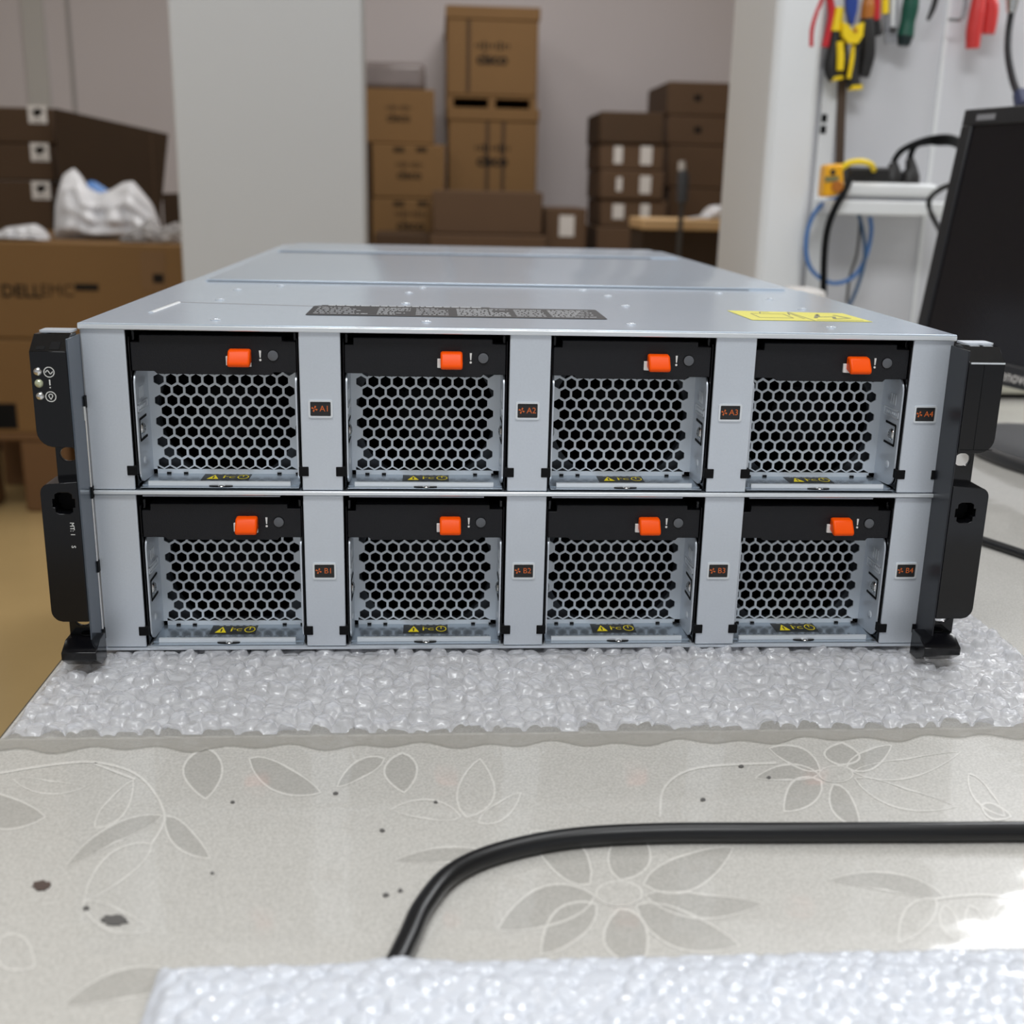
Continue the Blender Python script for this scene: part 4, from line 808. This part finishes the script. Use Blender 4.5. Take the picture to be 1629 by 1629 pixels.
carton(688, 304, 863, 373, 4.12, .35, 'wide plain brown box lying in front of the tall stack', cardb, kl[3]+.002, GR)
sb_, ks = carton(866, 331, 932, 420, 4.2, .35, 'small brown box with one white label right of the wide box', cardb, 0, GR); sticker(sb_, 889, 343, 914, 376, 4.2)
carton(596, 372, 682, 420, 4.14, .3, 'low brown box left of the long brown box', cardd, 0, GR)
YE = 4.3; GE = 'brown labelled boxes at the right of the recess'
rows = [(362, 420), (318, 361), (271, 316), (229, 270), (178, 228)]; zprev = 0
elab = ['bottom box of the middle right stack', 'second box from below in the middle right stack with two labels', 'third box from below in the middle right stack with two labels', 'fourth box from below in the middle right stack with two labels', 'topmost box of the middle right stack without a label']
for k, (a, b) in enumerate(rows):
    o_, kk = carton(955+(0 if k else -6), a, 1056+(0 if k != 1 else 4), b, YE+.01*(k % 2), .42, elab[k], cardb if k != 4 else cardd, zprev, GE); zprev = kk[3]+.002
    for pa_, pb_ in {1: ((974, 325, 993, 348), (1018, 325, 1034, 348)), 2: ((978, 282, 990, 304), (1017, 280, 1036, 308)), 3: ((976, 233, 991, 260), (1018, 233, 1038, 262))}.get(k, ()) and [] or []: pass
    for L in {1: ((974, 325, 993, 348), (1018, 325, 1034, 348)), 2: ((980, 282, 990, 304), (1017, 280, 1036, 308)), 3: ((976, 233, 991, 260), (1018, 233, 1038, 262))}.get(k, ()): sticker(o_, *L, YE+.01*(k % 2))
YF = 4.75; zprev = 0
flab = ['lowest box of the far right stack', 'third box down in the far right stack', 'second box down in the far right stack', 'topmost box of the far right stack']
for k, (a, b) in enumerate(((300, 420), (232, 299), (185, 231), (131, 184))):
    o_, kk = carton(1062, a, 1190, b, YF, .5, flab[k], cardb, zprev, GE); zprev = kk[3]+.002
    if k > 1: sticker(o_, 1104, (b*.45+a*.55)-4, 1116, (b*.45+a*.55)+6, YF, ink, 'printed_mark')
# wooden topped crate with white film and a pole
YW = 3.3; x0 = PY(1020, 380, YW).x; x1 = PY(1190, 380, YW).x; zt = PY(1080, 349, YW+.0).z
cr = empty('wooden_crate', ((x0+x1)/2, YW+.3, 0), 'dark crate with a pale wooden top at the right of the recess', 'crate')
MB().box(x0+.004, x1, YW+.01, YW+.25, 0, zt-.035, cardd2).build('crate_body', cr); MB().box(x0, x1, YW, YW+.26, zt-.035, zt, wood).build('crate_top', cr, bevel=.004)
wf = empty('white_film', (PY(1130, 350, YW+.13).x, YW+.13, zt), 'crumpled white film on the pale crate top', 'film')
pillow('film_sheet', [(1092, 352), (1104, 346), (1120, 342), (1128, 328), (1142, 326), (1160, 330), (1180, 350)], zt+.003, YW+.13, .06, bagw, wf, 12, .01)
pp = [PY(1085, 256, 3.0), PY(1085, 271, 3.0), PY(1087, 280, 3.0), PY(1085, 322, 3.0)]; po = PY(1078, 420, 3.0)
pole = empty('broom', (po.x, 3.0, 0), 'upright pole with a dark grey grip and pale tip by the crate', 'pole')
MB().tube([pp[0], pp[1]], [.010, .012], paper, 12).build('tip', pole); MB().tube([pp[1], pp[2], pp[3]], [.012, .018, .016], mat('grip_grey', rgb(70, 72, 76), .5), 12).build('grip', pole)
MB().tube([pp[3], po, V((po.x, 3.0, .02))], .008, greyc, 10).build('shaft', pole); MB().box(po.x-.14, po.x+.14, 2.96, 3.04, 0, .05, greyc).build('broom_head', pole, bevel=.01)
